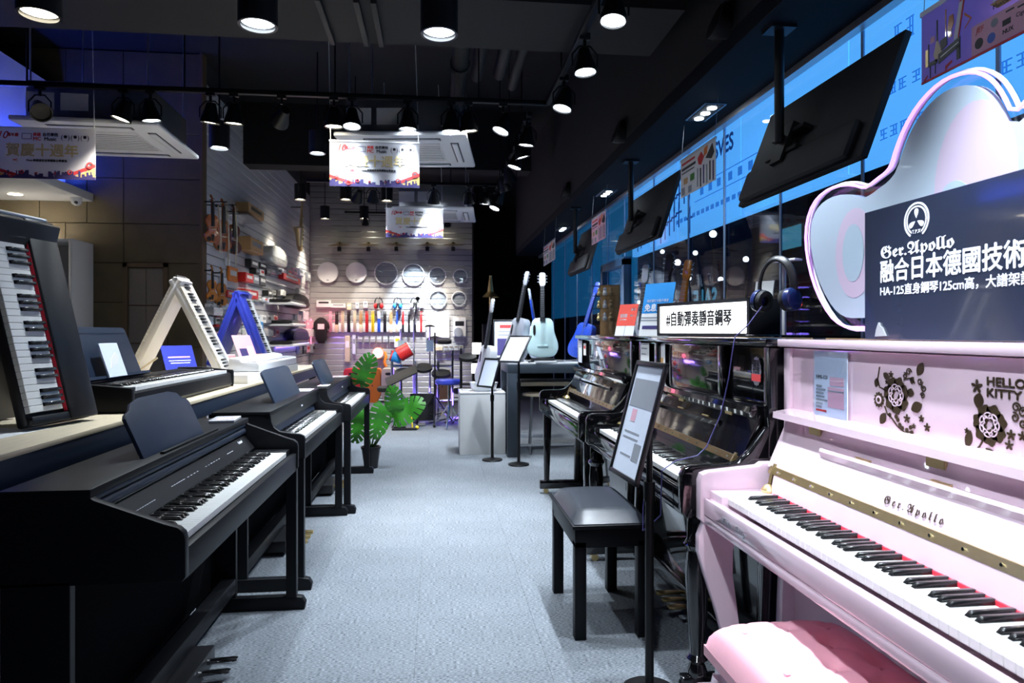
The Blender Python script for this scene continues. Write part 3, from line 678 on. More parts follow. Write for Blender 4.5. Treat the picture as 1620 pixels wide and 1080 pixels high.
# ================================================================== TABLE ON THE LEFT AND WHAT STANDS ON IT
TZ = .93
tb = thing('display_table', 'long light wood topped display table with black front behind the digital pianos', 'table', (-1.6, 3.9, 0))
B().box(-.5, .46, -2.9, 3.05, TZ - .018, TZ, bev=.003).obj('tabletop', 'wood_light', tb)
B().box(-.49, .452, -2.88, 3.03, TZ - .10, TZ - .018, bev=.003).obj('apron', 'navy_plastic', tb)
for x in (-.44, .40):
    for y in (-2.8, 0, 2.95): B().box(x - .03, x + .03, y - .03, y + .03, 0, TZ - .10, bev=.003).obj('leg', 'black_satin', tb)
def tent(label, loc, m, wm, half=.30, top=.66, wid=.20, dim=False, ks=None, rz=0, st=.05, flip=False):
    """two hinged keyboard halves standing like an A, ridge along y"""
    ff = -1 if flip else 1
    t = thing('folding_piano', label, 'piano', loc, rz, group='folding pianos standing like an A')
    L = math.hypot(half, top); th = .052
    for s in (1, -1):
        a = math.atan2(top, half)
        # frame of the half: local X runs down the arm, local Z outwards
        o = bpy.data.objects.new('keyboard_half', None)
        Mx = Vector((s * half, 0, -top)).normalized(); Mz = Vector((s * top, 0, half)).normalized(); My = Mz.cross(Mx)
        M = Matrix((Mx, My, Mz)).transposed().to_4x4(); M.translation = (0, 0, top)
        b = B(); b.box(0.004, L, -wid / 2, wid / 2, -th, -.012, bev=.008, M=M)
        b.box(0.004, .03, -wid / 2, wid / 2, -.014, .010, bev=.004, M=M).box(L - .03, L, -wid / 2, wid / 2, -.014, .010, bev=.004, M=M)
        sd = 1 if s > 0 else -1
        yy0, yy1 = (wid / 2 - st, wid / 2) if s * ff > 0 else (-wid / 2, -wid / 2 + st)
        b.box(0.004, L, yy0, yy1, -.014, .016, bev=.006, M=M)
        body = b.obj('keyboard_half', m, t)
        n = int((L - .065) / WK)
        wkm, bkm = ks
        rotm = M.to_euler()
        # keys run along local X, fronts toward the camera side for the visible half
        for i in range(n):
            if s * ff > 0:
                Mk = M @ Matrix.Translation((.032 + i * WK, -wid / 2 + .004, .004))
            else:
                Mk = M @ Matrix.Translation((.032 + (i + 1) * WK, wid / 2 - .004, .004)) @ Matrix.Rotation(PI, 4, 'Z')
            o = inst('white_key', wkm, t); o.matrix_local = Mk
            if (i + 2) % 7 in (0, 2, 3, 5, 6) and i < n - 1:
                o = inst('black_key', bkm, t); o.matrix_local = Mk @ Matrix.Translation((WK if s > 0 else WK, 0, 0))
        B().box(.034, L - .034, (wid / 2 - st - .004) if s * ff > 0 else (-wid / 2 + st - .002), (wid / 2 - st + .002) if s * ff > 0 else (-wid / 2 + st + .004), -.004, .0065, M=M).obj('felt_strip', 'felt_red' if dim == 0 else m, body, smooth=0)
    B().cyl((0, -wid / 2 + .02, top + .004), (0, wid / 2 - .02, top + .004), .009, n=10).obj('hinge', 'steel', t)
    return t
KT = key_meshes(wl=.145, bl=.085)
tent('black folding piano standing as an A at the left end of the table', (-1.456, 2.56, TZ + .016), 'black_plastic', None, .18, .71, .30, ks=KT, rz=R(-11), st=.135)
tent('white folding piano standing as an A behind the portable piano', (-1.72, 4.85, TZ + .026), 'white_plastic', None, .32, .665, .215, dim=1, ks=KT)
tent('blue folding piano standing as an A at the far end of the table', (-1.80, 6.62, TZ + .022), 'blue_tent', None, .27, .68, .27, dim=1, ks=KT, st=.12, flip=True, rz=R(-8))
# portable stage piano
pp = thing('portable_piano', 'black portable piano with sheet music stand lying on the wood table', 'piano', (-1.20, 3.545, TZ), PI / 2)
B().prism([(0, .02), (.006, .075), (.02, .085), (.17, .085), (.18, .105), (.30, .11), (.315, .10), (.315, .005), (.01, .005)], -.66, .66, 'yz', bev=.004).obj('case', 'black_satin', pp)
for s in (-1, 1): B().prism([(-.002, .02), (-.002, .09), (.004, .10), (.18, .118), (.31, .118), (.318, .10), (.318, .003), (0, .003)], s * .66 - (.028 if s < 0 else 0), s * .66 + (0 if s < 0 else .028), 'yz', bev=.006).obj('end_cheek', 'black_satin', pp)
keys(pp, -.611, .018, .100)
rs = B().prism([(-.30, 0), (.30, 0), (.27, .235), (.25, .245), (-.25, .245), (-.27, .235)], 0, .006, 'xz', bev=.001).box(-.30, .30, -.04, .006, 0, .012).box(-.252, .252, -.002, 0, .214, .219).obj('music_rest', 'navy_plastic', pp, (-.28, .245, .112), (R(-18), 0, 0))
slab2 = thing('booklet', 'grey printed leaflet propped on the portable piano music rest', 'booklet', (-1.40, 3.20, TZ + .126), 0, rot=(0, 0, PI / 2))
B().box(-.085, .085, -.004, .004, 0, .155, bev=.001, seg=1).obj('cover', 'paper_blue', slab2, rot=(R(-18), 0, 0))
B().prism([(-.05, .04), (.03, .06), (.06, .10), (.03, .11), (-.02, .08)], -.006, -.004, 'xz').obj('printed_picture', 'paper', slab2, rot=(R(-18), 0, 0))
# white keyboard
wk = thing('keyboard', 'slim white keyboard lying on the table beyond the portable piano', 'keyboard', (-1.18, 5.35, TZ + .056), PI / 2)
kb = thing('keyboard_box', 'flat white carton under the slim white keyboard', 'box', (-1.275, 5.2, TZ)); B().box(-.105, .105, -.78, .78, 0, .055, bev=.003).obj('carton', 'white_paint', kb)
B().prism([(0, .004), (.0, .05), (.010, .062), (.11, .066), (.125, .085), (.185, .095), (.195, .085), (.195, .004)], -.62, .62, 'yz', bev=.004).obj('case', 'white_plastic', wk)
B().box(-.60, .60, .02, .10, .064, .068).obj('key_cover', 'ink_grey', wk, smooth=0)
def leaflet(name, label, cat, loc, rz, w_, h_, m, marks=(), lean=20, th=.006):
    t = thing(name, label, cat, loc, rz)
    rt = (R(-lean), 0, 0)
    B().box(-w_ / 2, w_ / 2, 0, th, 0, h_, bev=min(.001, th * .2), seg=1).obj('board', m, t, rot=rt)
    B().prism([(0, 0), (math.sin(R(lean)) * h_ * .8 + .06, 0), (math.sin(R(lean)) * h_ * .8, h_ * .75)], -.006, .006, 'yz').obj('back_strut', m, t, (0, th * 1.2, 0))
    for (x, z, a, b_, mm) in marks: B().box(x - a, x + a, -.0008, 0, z - b_, z + b_).obj('print_mark', mm, t, rot=rt, smooth=0)
    return t
RL = R(62)   # facing the aisle and the camera
p = on_plane(402, 574, Y=5.75); leaflet('leaflet_stand', 'pink and blue leaflet in a white stand before the blue folding piano', 'leaflet', (p.x, 5.75, TZ), RL, .20, .33, 'ink_pink', [(0, .06, .07, .05, 'blue'), (-.03, .16, .04, .05, 'ink_navy'), (.05, .19, .03, .04, 'paper')], 25)
p = on_plane(290, 575, Y=5.6); leaflet('display_card', 'dark blue display card leaning under the white folding piano', 'card', (p.x, 5.6, TZ), R(50), .26, .24, 'blue_tent', [(0, .14, .09, .006, 'led_violet'), (0, .11, .09, .003, 'paper_blue'), (0, .09, .08, .003, 'paper_blue')], 25)
p = on_plane(375, 560, Y=6.1); slab('gift_box', 'small lilac box behind the leaflet stand on the table', 'box', (p.x - .1, 6.1, TZ), R(20), .16, .10, .13, 'ink_pink')
p = on_plane(425, 565, Y=6.2); leaflet('display_card', 'brown kraft card leaning beside the blue folding piano', 'card', (p.x, 6.2, TZ), R(60), .16, .15, 'wood_mid', [], 25)
# wire stand, cables and paper at the left end of the table
ws = thing('wire_stand', 'bare wooden folding easel lying behind the portable piano', 'stand', (-1.78, 4.25, TZ))
B().tube([(-.2, 0, .0), (0, .05, .14), (.02, .05, .14)], .006).tube([(-.1, 0, 0), (.12, .05, .17)], .006).tube([(-.2, .0, .07), (.15, .03, .08)], .006).obj('frame', 'wood_light', ws)
cb = tag(B().tube([(-1.56 + .07 * math.cos(a * .9) * (1 + .15 * math.sin(a * 2.3)), 2.02 + .09 * math.sin(a * .9), TZ + .006 + .0016 * a) for a in [i * .35 for i in range(70)]], .004, 6).obj('cable_bundle', 'black_plastic'), 'coiled black cable lying on the table beneath the black folding piano', 'cable')
slab('paper_sheet', 'white printed sheet lying on the table under the black folding piano', 'paper', (-1.42, 2.22, TZ), R(85), .50, .22, .001, 'paper', marks=[(.0, .06, .06, .004, 'ink_red'), (.05, .045, .06, .003, 'ink_red')])
# music equipment left of the tent
eq = thing('audio_mixer', 'dark equipment stack at the left edge of the table', 'equipment', (-1.95, 3.0, TZ))
B().box(-.12, .12, -.2, .2, 0, .09, bev=.01).obj('case', 'black_plastic', eq); B().box(-.11, .11, -.18, .18, .09, .19, bev=.01).obj('top_case', 'black_matte', eq)
for i in range(4): B().cyl((-.08 + .05 * i, -.05, .19), (-.08 + .05 * i, -.05, .21), .012).obj('knob', 'steel', eq)
# white shelf at the olive wall
sh = thing('shelf_unit', 'tall white open shelf unit against the olive wall', 'shelf', (-3.72, 6.93, 0))
for x in (-.36, .34): B().box(x, x + .03, -.20, .18, 0, 2.12, bev=.002).obj('side_panel', 'white_paint', sh)
for z in (.05, .55, 1.05, 1.55, 2.09): B().box(-.33, .34, -.20, .18, z, z + .028, bev=.002).obj('shelf_board', 'white_paint', sh)
B().box(-.36, .37, .18, .195, 0, 2.12).obj('back_panel', 'white_paint', sh, smooth=0)

# ================================================================== ON TOP OF THE RIGHT-HAND PIANOS
HT = 1.23
# cloud sign
CXp = 1.33
cpts = [(1366, 521), (1345, 517), (1325, 500), (1305, 465), (1292, 425), (1286, 385), (1288, 350), (1298, 322), (1315, 303), (1338, 292), (1362, 290), (1382, 296), (1392, 290), (1403, 281), (1416, 272), (1424, 262), (1432, 235), (1446, 200), (1466, 167), (1490, 140), (1515, 122), (1545, 112), (1570, 113), (1592, 126), (1608, 148), (1622, 178), (1650, 150), (1700, 135), (1760, 150), (1805, 200), (1825, 270), (1828, 340), (1870, 350), (1900, 390), (1905, 440), (1890, 490), (1850, 522)]
def smooth_loop(P, it=2):
    for _ in range(it):
        Q = []
        for i in range(len(P)):
            a, b_ = P[i], P[(i + 1) % len(P)]
            Q += [(a[0] * .75 + b_[0] * .25, a[1] * .75 + b_[1] * .25), (a[0] * .25 + b_[0] * .75, a[1] * .25 + b_[1] * .75)]
        P = Q
    return P
cw = []
for px, py in cpts:
    p = on_plane(px, py, X=CXp); cw.append((p.y, p.z))
yc, zc = 1.35, HT
cw = smooth_loop([(y - yc, max(.02, z - zc)) for y, z in cw], 1)
cs = thing('cloud_sign', 'pale cloud-shaped acrylic sign with glowing violet edge standing on the pink piano', 'sign', (CXp, yc, HT))
B().prism(cw, -.004, .006, 'yz').obj('acrylic_back', 'clear_acrylic', cs, smooth=20)
def inset(P, d):
    n = len(P); A = sum(P[i][0] * P[(i + 1) % n][1] - P[(i + 1) % n][0] * P[i][1] for i in range(n)); sg_ = 1 if A > 0 else -1; Q = []
    for i in range(n):
        a, b_ = P[i - 1], P[(i + 1) % n]; dx, dy = b_[0] - a[0], b_[1] - a[1]; L = math.hypot(dx, dy) or 1
        Q.append((P[i][0] - sg_ * dy / L * d, P[i][1] + sg_ * dx / L * d))
    return Q
ins = inset(cw, .034)
B().prism(ins, -.030, -.004, 'yz').obj('printed_face', 'cloud_print', cs, smooth=20)
def ell(cx, cz, ry, rz_, m, x, zmin=.0):
    P = [(cx + ry * math.cos(a), max(zmin, cz + rz_ * math.sin(a))) for a in [2 * PI * i / 32 for i in range(32)]]
    B().prism(P, x, x + .002, 'yz').obj('printed_shape', m, cs, smooth=0)
def cl_pt(px, py): p = on_plane(px, py, X=CXp - .03); return p.y - yc, p.z - zc
a, b_ = cl_pt(1540, 290); ell(a, b_, .13, .20, 'cloud_pink', -.0312); 
a, b_ = cl_pt(1352, 400); ell(a, b_, .10, .14, 'cloud_pink', -.0312)
a, b_ = cl_pt(1350, 400); ell(a, b_, .055, .09, 'cloud_mid', -.0322)
a, b_ = cl_pt(1510, 330); ell(a, b_, .06, .07, 'cloud_mid', -.0322)
B().tube([(-.030, y, z) for y, z in inset(cw, .004)], .0048, 8, closed=True).obj('neon_edge', 'neon_violet', cs)
B().tube([(-.012, y, z) for y, z in inset(cw, -.003)], .0055, 8, closed=True).obj('acrylic_rim', 'white_gloss', cs)
B().box(-.06, .05, -.08, .08, .0, .008).obj('base', 'clear_acrylic', cs, smooth=0)
# navy board with lettering
XB = 1.25
nb = thing('notice_board', 'navy advertising board with white lettering leaning on the cloud sign', 'sign', (XB, 1.877, HT), -PI / 2)
B().box(0, 1.10, 0, .008, .002, .372, bev=.001, seg=1).obj('board', 'navy_board', nb)
def nbp(px, py): p = on_plane(px, py, X=XB); return 1.877 - p.y, p.z - HT
def nbt(s, px0, px1, py, size, bold):
    x0, z = nbp(px0, py); o = text(s, size, 'ink_white', nb, (x0, -.0008, z), RF, align='LEFT', bold=bold)
    return o
nbt('𝕲𝖊𝖗.𝕬𝖕𝖔𝖑𝖑𝖔', 1394, 1510, 402, .044, .0004)
def fit(o, px0, px1, py0):
    """scale lettering so that it spans measured ends"""
    xs_ = [v.co.x for v in o.data.vertices]; a, b_ = min(xs_), max(xs_)
    x0, x1 = nbp(px0, py0)[0], nbp(px1, py0)[0]; k_ = (x1 - x0) / (b_ - a)
    for v in o.data.vertices: v.co.x = (v.co.x - a) * k_
    o.location.x = x0
fit(nb.children[-1], 1394, 1510, 400)
o = nbt('融合日本德國技術', 1393, 0, 433, .066, .0014); fit(o, 1393, 1624, 430)
o = nbt('HA-125直身鋼琴125cm高，大譜架設計', 1393, 0, 462, .031, .0005); fit(o, 1393, 1655, 459)
x, z = nbp(1450, 348)
for r0, r1 in ((.047, .042), (.038, .034)):
    P = [(x + r0 * math.cos(a), z + r0 * math.sin(a)) for a in [R(-60 + 300 * i / 30) for i in range(31)]]; Q = [(x + r1 * math.cos(a), z + r1 * math.sin(a)) for a in [R(-60 + 300 * i / 30) for i in range(31)]]
    B().prism(P + Q[::-1], -.0012, 0, 'xz').obj('emblem_ring', 'ink_white', nb, smooth=0)
for k_ in range(3):
    a = R(90 + 120 * k_); P = []
    for i in range(13):
        u = i / 12 * 2 * PI; rr, ww = .018 + .013 * math.cos(u), .0105 * math.sin(u) * (.6 + .4 * math.cos(u))
        P.append((x + rr * math.cos(a) - ww * math.sin(a), z + rr * math.sin(a) + ww * math.cos(a)))
    B().prism(P[:-1], -.0012, 0, 'xz').obj('emblem_petal', 'ink_white', nb, smooth=0)
text('T.P.X', .014, 'ink_white', nb, (x, -.0008, z - .03), RF)
B().prism([(.055, .01), (.10, .012), (.085, .035), (.075, .04), (.07, .05), (.06, .03)], -.006, 0, 'xz').obj('tape_patch', 'plastic_film', nb, smooth=0)
# price card on the pink piano
pc = thing('price_card', 'clear acrylic price sheet fixed to the pink piano upper panel', 'card', (.85 + .308, 1.42, 0), -PI / 2)
ax, az = pt(1291, 552); bx_, bz = pt(1362, 640)
PW, PH = .17, .20
xx0 = ax + .0; zz1 = HT - .035
B().box(xx0, xx0 + PW, 0, .004, zz1 - PH, zz1, bev=.001, seg=1).obj('sheet', 'paper_blue', pc)
B().box(xx0 - .003, xx0 + PW + .003, -.003, -.0015, zz1 - PH - .003, zz1 + .002).obj('acrylic_cover', 'clear_acrylic', pc, smooth=0)
text('HM5-123', .016, 'ink_black', pc, (xx0 + .012, -.0005, zz1 - .078), RF, align='LEFT')
for i, (w_, mm) in enumerate(((.03, 'ink_grey'), (.05, 'ink_grey'), (.04, 'ink_grey'), (.045, 'ink_grey'), (.06, 'ink_grey'), (.035, 'ink_grey'), (.03, 'ink_grey'), (.055, 'ink_red'))):
    zq = zz1 - .105 - i * .0105; B().box(xx0 + .012, xx0 + .012 + w_, -.0008, 0, zq - .003, zq + .003).obj('print_line', mm, pc, smooth=0)
B().box(xx0 + .075, xx0 + .155, -.0008, 0, zz1 - .165, zz1 - .105).box(xx0 + .085, xx0 + .155, -.0008, 0, zz1 - .10, zz1 - .075).obj('printed_picture', 'ink_pink', pc, smooth=0)
B().box(xx0 + .075, xx0 + .155, -.0012, 0, zz1 - .118, zz1 - .114).obj('print_line', 'ink_grey', pc, smooth=0)
# lightbox sign
lb = thing('lightbox_sign', 'white lightbox sign with black Chinese lettering on the black piano', 'sign', (1.135, 3.38, HT + .004), -PI / 2 + R(14.5))
LW, LH = .665, .150
B().box(-.012, LW + .012, .004, .16, 0, LH + .012, bev=.003).obj('case', 'black_plastic', lb)
B().box(-.014, LW + .014, -.008, .004, 0, .014).box(-.014, LW + .014, -.008, .004, LH - .002, LH + .014).box(-.014, .002, -.008, .004, 0, LH + .014).box(LW - .002, LW + .014, -.008, .004, 0, LH + .014).obj('frame', 'black_plastic', lb, smooth=0)
B().box(0, LW, 0, .005, .010, LH + .002).obj('light_panel', 'lightbox', lb, smooth=0)
o = text('#自動彈奏靜音鋼琴', .078, 'ink_black', lb, (.06, -.002, .078), RF, align='LEFT', bold=.0018, ext=.0012)
xs_ = [v.co.x for v in o.data.vertices]; a, b_ = min(xs_), max(xs_)
for v in o.data.vertices: v.co.x = (v.co.x - a) * (.50 / (b_ - a))
# headphone stand with headphones
hs = thing('headphone_stand', 'clear acrylic headphone stand at the near end of the black piano', 'stand', (1.275, 2.42, HT), -PI / 2 + R(30))
B().box(-.11, .11, -.06, .06, 0, .012, bev=.002).obj('base', 'clear_acrylic', hs)
B().box(-.006, .006, .02, .032, .012, .295, bev=.001).obj('upright', 'white_gloss', hs); B().box(-.035, .06, .0, .05, .285, .295, bev=.002).obj('hook', 'white_gloss', hs)
hp = thing('headphones', 'navy over-ear headphones hanging on the acrylic stand', 'headphones', (1.262, 2.425, HT + .290), -PI / 2 + R(22))
mat('blue_cup', (.012, .022, .10), .28, coat=.4)
arc = [(-.078 * math.cos(a), 0, -.10 + .108 * math.sin(a)) for a in [R(-8 + 196 * i / 20) for i in range(21)]]
B().tube(arc, .0075, 8, flat=2.0).obj('headband', 'black_plastic', hp)
for s in (-1, 1):
    Mh = Matrix.Translation((s * .070, -.004, -.148)) @ Matrix.Rotation(s * R(82), 4, 'Y')
    B().lathe([(.001, .022), (.030, .022), (.040, .016), (.043, .006), (.043, -.004), (.001, -.004)], 24, Mh).obj('ear_cup', 'blue_cup', hp)
    B().lathe([(.018, -.006), (.036, -.004), (.043, -.012), (.040, -.026), (.026, -.030), (.018, -.022)], 24, Mh, cap=False).obj('ear_pad', 'black_matte', hp)
    B().tube([(s * .076, 0, -.10), (s * .07, -.006, -.125)], .006).obj('yoke', 'black_plastic', hp)
hc = tag(B().tube([(1.215, 2.44, HT + .12), (1.16, 2.44, HT + .05), (1.10, 2.42, HT + .006), (1.088, 2.41, 1.20), (1.07, 2.41, 1.08), (1.045, 2.42, .95), (.99, 2.42, .83), (.95, 2.41, .80), (.86, 2.38, .79), (.80, 2.36, .76), (.795, 2.36, .60), (.78, 2.44, .54), (.78, 2.52, .50), (.79, 2.55, .58), (.80, 2.55, .66)], .0024, 6).obj('headphone_cable', 'ink_navy'), 'thin dark blue headphone cable draped down the front of the black piano', 'cable')
wc = leaflet('white_card', 'blank white card propped behind the lightbox sign', 'card', (1.45, 2.95, HT), -PI / 2 + R(25), .10, .26, 'paper', [], 10)
# blue and red signs, display case on the far piano
bs = leaflet('info_sign', 'tall blue and white information sign standing left of the lightbox', 'sign', (1.175, 3.62, HT), -PI / 2 + R(28), .22, .30, 'paper', [(0, .215, .11, .085, 'blue_sign'), (-.03, .105, .08, .004, 'ink_grey'), (-.03, .09, .08, .004, 'ink_grey'), (0, .05, .09, .010, 'ink_navy')], 12)
text('免息分期', .046, 'ink_white', bs, (0, .0300, .155), (PI / 2 - R(12), 0, 0), bold=.001)
text('現於銀行卡簽戶專享', .018, 'ink_white', bs, (0, .0385, .195), (PI / 2 - R(12), 0, 0))
leaflet('info_sign', 'small red and white information sign on the far black piano', 'sign', (1.16, 4.15, HT), -PI / 2 + R(30), .16, .205, 'paper', [(0, .135, .08, .07, 'red_sign'), (-.03, .13, .03, .012, 'ink_white'), (.045, .13, .02, .006, 'ink_white'), (.045, .17, .02, .008, 'ink_white'), (-.03, .105, .03, .004, 'ink_white'), (0, .05, .0015, .05, 'ink_grey')], 15)
dc = thing('display_case', 'wooden display cabinet with small figures at the far end of the far piano', 'display case', (1.20, 4.78, HT), -PI / 2 + R(35))
B().box(-.09, .09, .05, .058, 0, .36).obj('back_panel', 'wood_mid', dc, smooth=0)
for x in (-.095, .09): B().box(x, x + .005, -.06, .058, 0, .36).obj('side_panel', 'clear_acrylic', dc, smooth=0)
for z in (0, .10, .19, .28, .352): B().box(-.09, .09, -.06, .05, z, z + .004).obj('shelf_board', 'clear_acrylic', dc, smooth=0)
for i in range(9):
    x, z = -.055 + .055 * (i % 3), (.104, .194, .284)[i // 3]
    b = B(); b.lathe([(.014, 0), (.018, .02), (.010, .035), (.013, .048), (.004, .06)], 10, Matrix.Translation((x, 0, z))); tag(b.obj('figurine', ['brass', 'white_gloss', 'wood_mid'][i % 3], None, dc.location, dc.rotation_euler), ['small brass figurine', 'small white figurine', 'small brown figurine'][i % 3] + ' on the %s shelf of the wooden display cabinet' % ('lower', 'middle', 'upper')[i // 3], 'figurine', 'figurines in the display cabinet')
# cards fixed on the black pianos
def panel_card(label, X, y0, w_, z1, h_, m, marks=()):
    t = thing('price_card', label, 'card', (X, y0, 0), -PI / 2)
    B().box(0, w_, 0, .003, z1 - h_, z1).obj('sheet', m, t, smooth=0)
    for (x, z, a, b_, mm) in marks: B().box(x - a, x + a, -.0008, 0, z1 - z - b_, z1 - z + b_).obj('print_mark', mm, t, smooth=0)
panel_card('white price sheet on the middle black piano, left of the two', 1.120, 3.665, .15, 1.195, .20, 'paper', [(.07, .03, .05, .004, 'ink_grey'), (.06, .06, .04, .003, 'ink_grey'), (.06, .12, .04, .003, 'ink_grey')])
panel_card('white price sheet with a photo on the middle black piano, right of the two', 1.120, 3.42, .16, 1.195, .20, 'paper', [(.11, .12, .03, .05, 'wood_mid'), (.04, .06, .03, .003, 'ink_grey'), (.04, .09, .03, .003, 'ink_grey')])
panel_card('small price sheet at the far end of the far black piano', 1.105, 5.25, .13, 1.19, .17, 'paper_blue', [(.06, .05, .04, .004, 'ink_grey')])
panel_card('tiny red white label on the far black piano panel', 1.105, 5.06, .08, 1.17, .09, 'paper', [(.04, .03, .03, .01, 'ink_red')])
sk = thing('sticker', 'red and silver round award sticker on the black piano post beside the pink piano', 'sticker', (1.118, 2.29, 1.115), -PI / 2)
B().prism([(.034 * (1 + .05 * math.cos(16 * a)) * math.cos(a), .05 * (1 + .05 * math.cos(16 * a)) * math.sin(a)) for a in [2 * PI * i / 64 for i in range(64)]], 0, .002, 'xz').obj('badge', 'steel', sk, smooth=0)
B().box(-.034, .034, -.001, 0, -.035, -.010).obj('ribbon', 'ink_red', sk, smooth=0); text('獨家', .028, 'ink_black', sk, (0, -.0006, .026), RF, bold=.0006); text('代理', .026, 'ink_black', sk, (0, -.0006, .002), RF, bold=.0006)

# ================================================================== FLOOR STANDS
def sheet_stand(label, base, top_z, w_, h_, rz, lean, pole_off=(0, 0)):
    t = thing('poster_stand', label, 'stand', base, rz)
    B().lathe([(.001, 0), (.095, 0), (.10, .006), (.095, .014), (.05, .022), (.02, .03), (.001, .03)], 32).obj('base', 'black_metal', t)
    B().cyl((0, 0, .02), (0, 0, top_z * .62), .015, n=14).cyl((0, 0, top_z * .6), (0, 0, top_z - h_ * .25), .011, n=14).cyl((0, 0, top_z * .58), (0, 0, top_z * .64), .02, n=14).obj('pole', 'black_metal', t)
    rt = (R(-lean), 0, 0); z0 = top_z - h_ * math.cos(R(lean)); y0 = -.018 - math.sin(R(lean)) * h_ * .75
    fr = B(); d = .018
    fr.box(-w_ / 2 - d, w_ / 2 + d, -.006, .010, 0, d, bev=.004).box(-w_ / 2 - d, w_ / 2 + d, -.006, .010, h_ - d, h_, bev=.004).box(-w_ / 2 - d, -w_ / 2, -.006, .010, 0, h_, bev=.004).box(w_ / 2, w_ / 2 + d, -.006, .010, 0, h_, bev=.004)
    fr = fr.obj('frame', 'black_plastic', t, (0, y0, z0), rt)
    B().box(-w_ / 2, w_ / 2, 0, .006, d, h_ - d).obj('poster_sheet', 'paper_blue', t, (0, y0, z0), rt, smooth=0)
    return t, y0, z0, rt
t, y0, z0, rt = sheet_stand('black pole stand with a framed leaflet, in front of the black bench', (.735, 2.30, 0), 1.15, .235, .415, -PI / 2 + R(4), 15)
for (x, z, a, b_, mm) in ((0, .30, .105, .05, 'ink_grey'), (-.04, .22, .022, .022, 'ink_pink'), (-.02, .16, .07, .003, 'ink_grey'), (-.02, .14, .07, .003, 'ink_grey'), (.06, .10, .03, .03, 'ink_grey'), (-.03, .08, .05, .003, 'ink_grey')):
    B().box(x - a, x + a, -.0006, 0, z - b_, z + b_).obj('print_mark', mm, t, (0, y0, z0), rt, smooth=0)
sheet_stand('slim black pole stand in front of the white plinth', (.545, 6.66, 0), 1.0, .21, .30, -PI / 2 + R(35), 20)
sheet_stand('slim black pole stand in front of the dark guitar desk', (.775, 6.40, 0), 1.22, .21, .32, -PI / 2 + R(50), 40)

# ================================================================== PLINTH, DESK, GUITARS
pl = thing('plinth', 'white box plinth carrying the white guitar', 'plinth', (.475, 7.24, 0))
B().box(-.235, .235, -.25, .25, 0, .615, bev=.004).obj('body', 'white_paint', pl); B().box(-.235, .235, -.25, .25, .618, .635, bev=.002).obj('top_board', 'white_gloss', pl)
dk = thing('display_desk', 'dark grey display desk with thick frame holding guitars', 'desk', (1.15, 7.15, 0))
mat('desk_grey', (.05, .065, .085), .5)
B().box(-.44, .62, -.36, .40, .84, .93, bev=.006).obj('top_board', 'desk_grey', dk)
B().box(-.43, .61, -.35, .39, .93, .945, bev=.002).obj('top_glass', 'white_gloss', dk)
for x in (-.44, .52): 
    for y in (-.36, .32): B().box(x, x + .10, y, y + .08, 0, .84, bev=.004).obj('leg', 'desk_grey', dk)
B().box(-.34, .52, -.2, .32, .70, .74).obj('drawer_shelf', 'wood_light', dk, smooth=0)
B().box(-.34, .52, -.30, -.28, .10, .12).obj('foot_rail', 'steel', dk, smooth=0)
st_ = thing('bar_stool', 'small stool with pale wooden seat under the guitar desk', 'stool', (1.05, 7.0, 0))
B().lathe([(.001, .60), (.16, .60), (.165, .62), (.001, .63)], 24).obj('seat', 'wood_light', st_)
for a in range(4): B().cyl((.13 * math.cos(a * PI / 2 + .7), .13 * math.sin(a * PI / 2 + .7), 0), (.09 * math.cos(a * PI / 2 + .7), .09 * math.sin(a * PI / 2 + .7), .6), .01, n=8).obj('leg', 'steel', st_)

def guitar(name, label, loc, rot, m, neck='black_matte', head=None, sc=1.0, stand=True, hole=True):
    """stands upright: body bottom at z 0, front towards -y"""
    t = thing(name, label, 'guitar', loc, rot=rot); t.scale = (sc,) * 3
    prof = [(0, 0), (.10, .006), (.155, .04), (.178, .10), (.172, .16), (.152, .22), (.136, .27), (.128, .31), (.126, .36), (.118, .40), (.09, .432), (.04, .44)]
    P = [(x, z) for x, z in prof] + [(-x, z) for x, z in prof[::-1] if x > 0]
    P = smooth_loop(P, 1)
    body = B().prism(P, -.045, .045, 'xz', bev=.010).obj('body', m, t)
    if hole: B().prism(smooth_loop([(-.105, .36), (-.075, .36), (-.075, .24), (-.105, .24)], 2), -.0465, -.044, 'xz').obj('sound_hole', 'ebony', body, smooth=0)
    B().box(-.06, .06, -.056, -.045, .115, .135, bev=.003).obj('bridge', m, body)
    B().prism([(-.028, .40), (.028, .40), (.022, .80), (-.022, .80)], -.058, -.030, 'xz', bev=.003).obj('neck', neck, t)
    fm = B().box(-.024, .024, -.0600, -.0585, -.001, .001).mesh('fret', 'steel', 0)
    for i in range(16): inst('fret', fm, t, (0, 0, .79 - .40 * (1 - 2 ** (-i / 12)) * 1.45))
    B().prism([(-.022, .80), (.022, .80), (.036, .83), (.034, .94), (.02, .955), (-.02, .955), (-.034, .94), (-.036, .83)], -.050, -.034, 'xz', bev=.003).obj('headstock', head or m, t)
    for s in (-1, 1):
        for i in range(3): B().cyl((s * .034, -.042, .85 + i * .035), (s * .056, -.042, .85 + i * .035), .006, n=8).obj('tuning_peg', 'chrome', t)
    sb_ = B()
    for i in range(6): sb_.cyl((-.016 + i * .0064, -.0605, .125), (-.014 + i * .0056, -.060, .82), .0006, n=4)
    sb_.obj('strings', 'steel', t)
    return t
def gstand(label, loc, rz, m='black_plastic'):
    t = thing('guitar_stand', label, 'stand', loc, rz, group='guitar stands')
    B().tube([(-.14, -.10, .008), (0, .10, .02), (.14, -.10, .008)], .010).tube([(0, .10, .02), (0, .12, .16)], .010).box(-.12, .12, -.085, -.065, .02, .045, bev=.006).obj('frame', m, t)
dz = .945
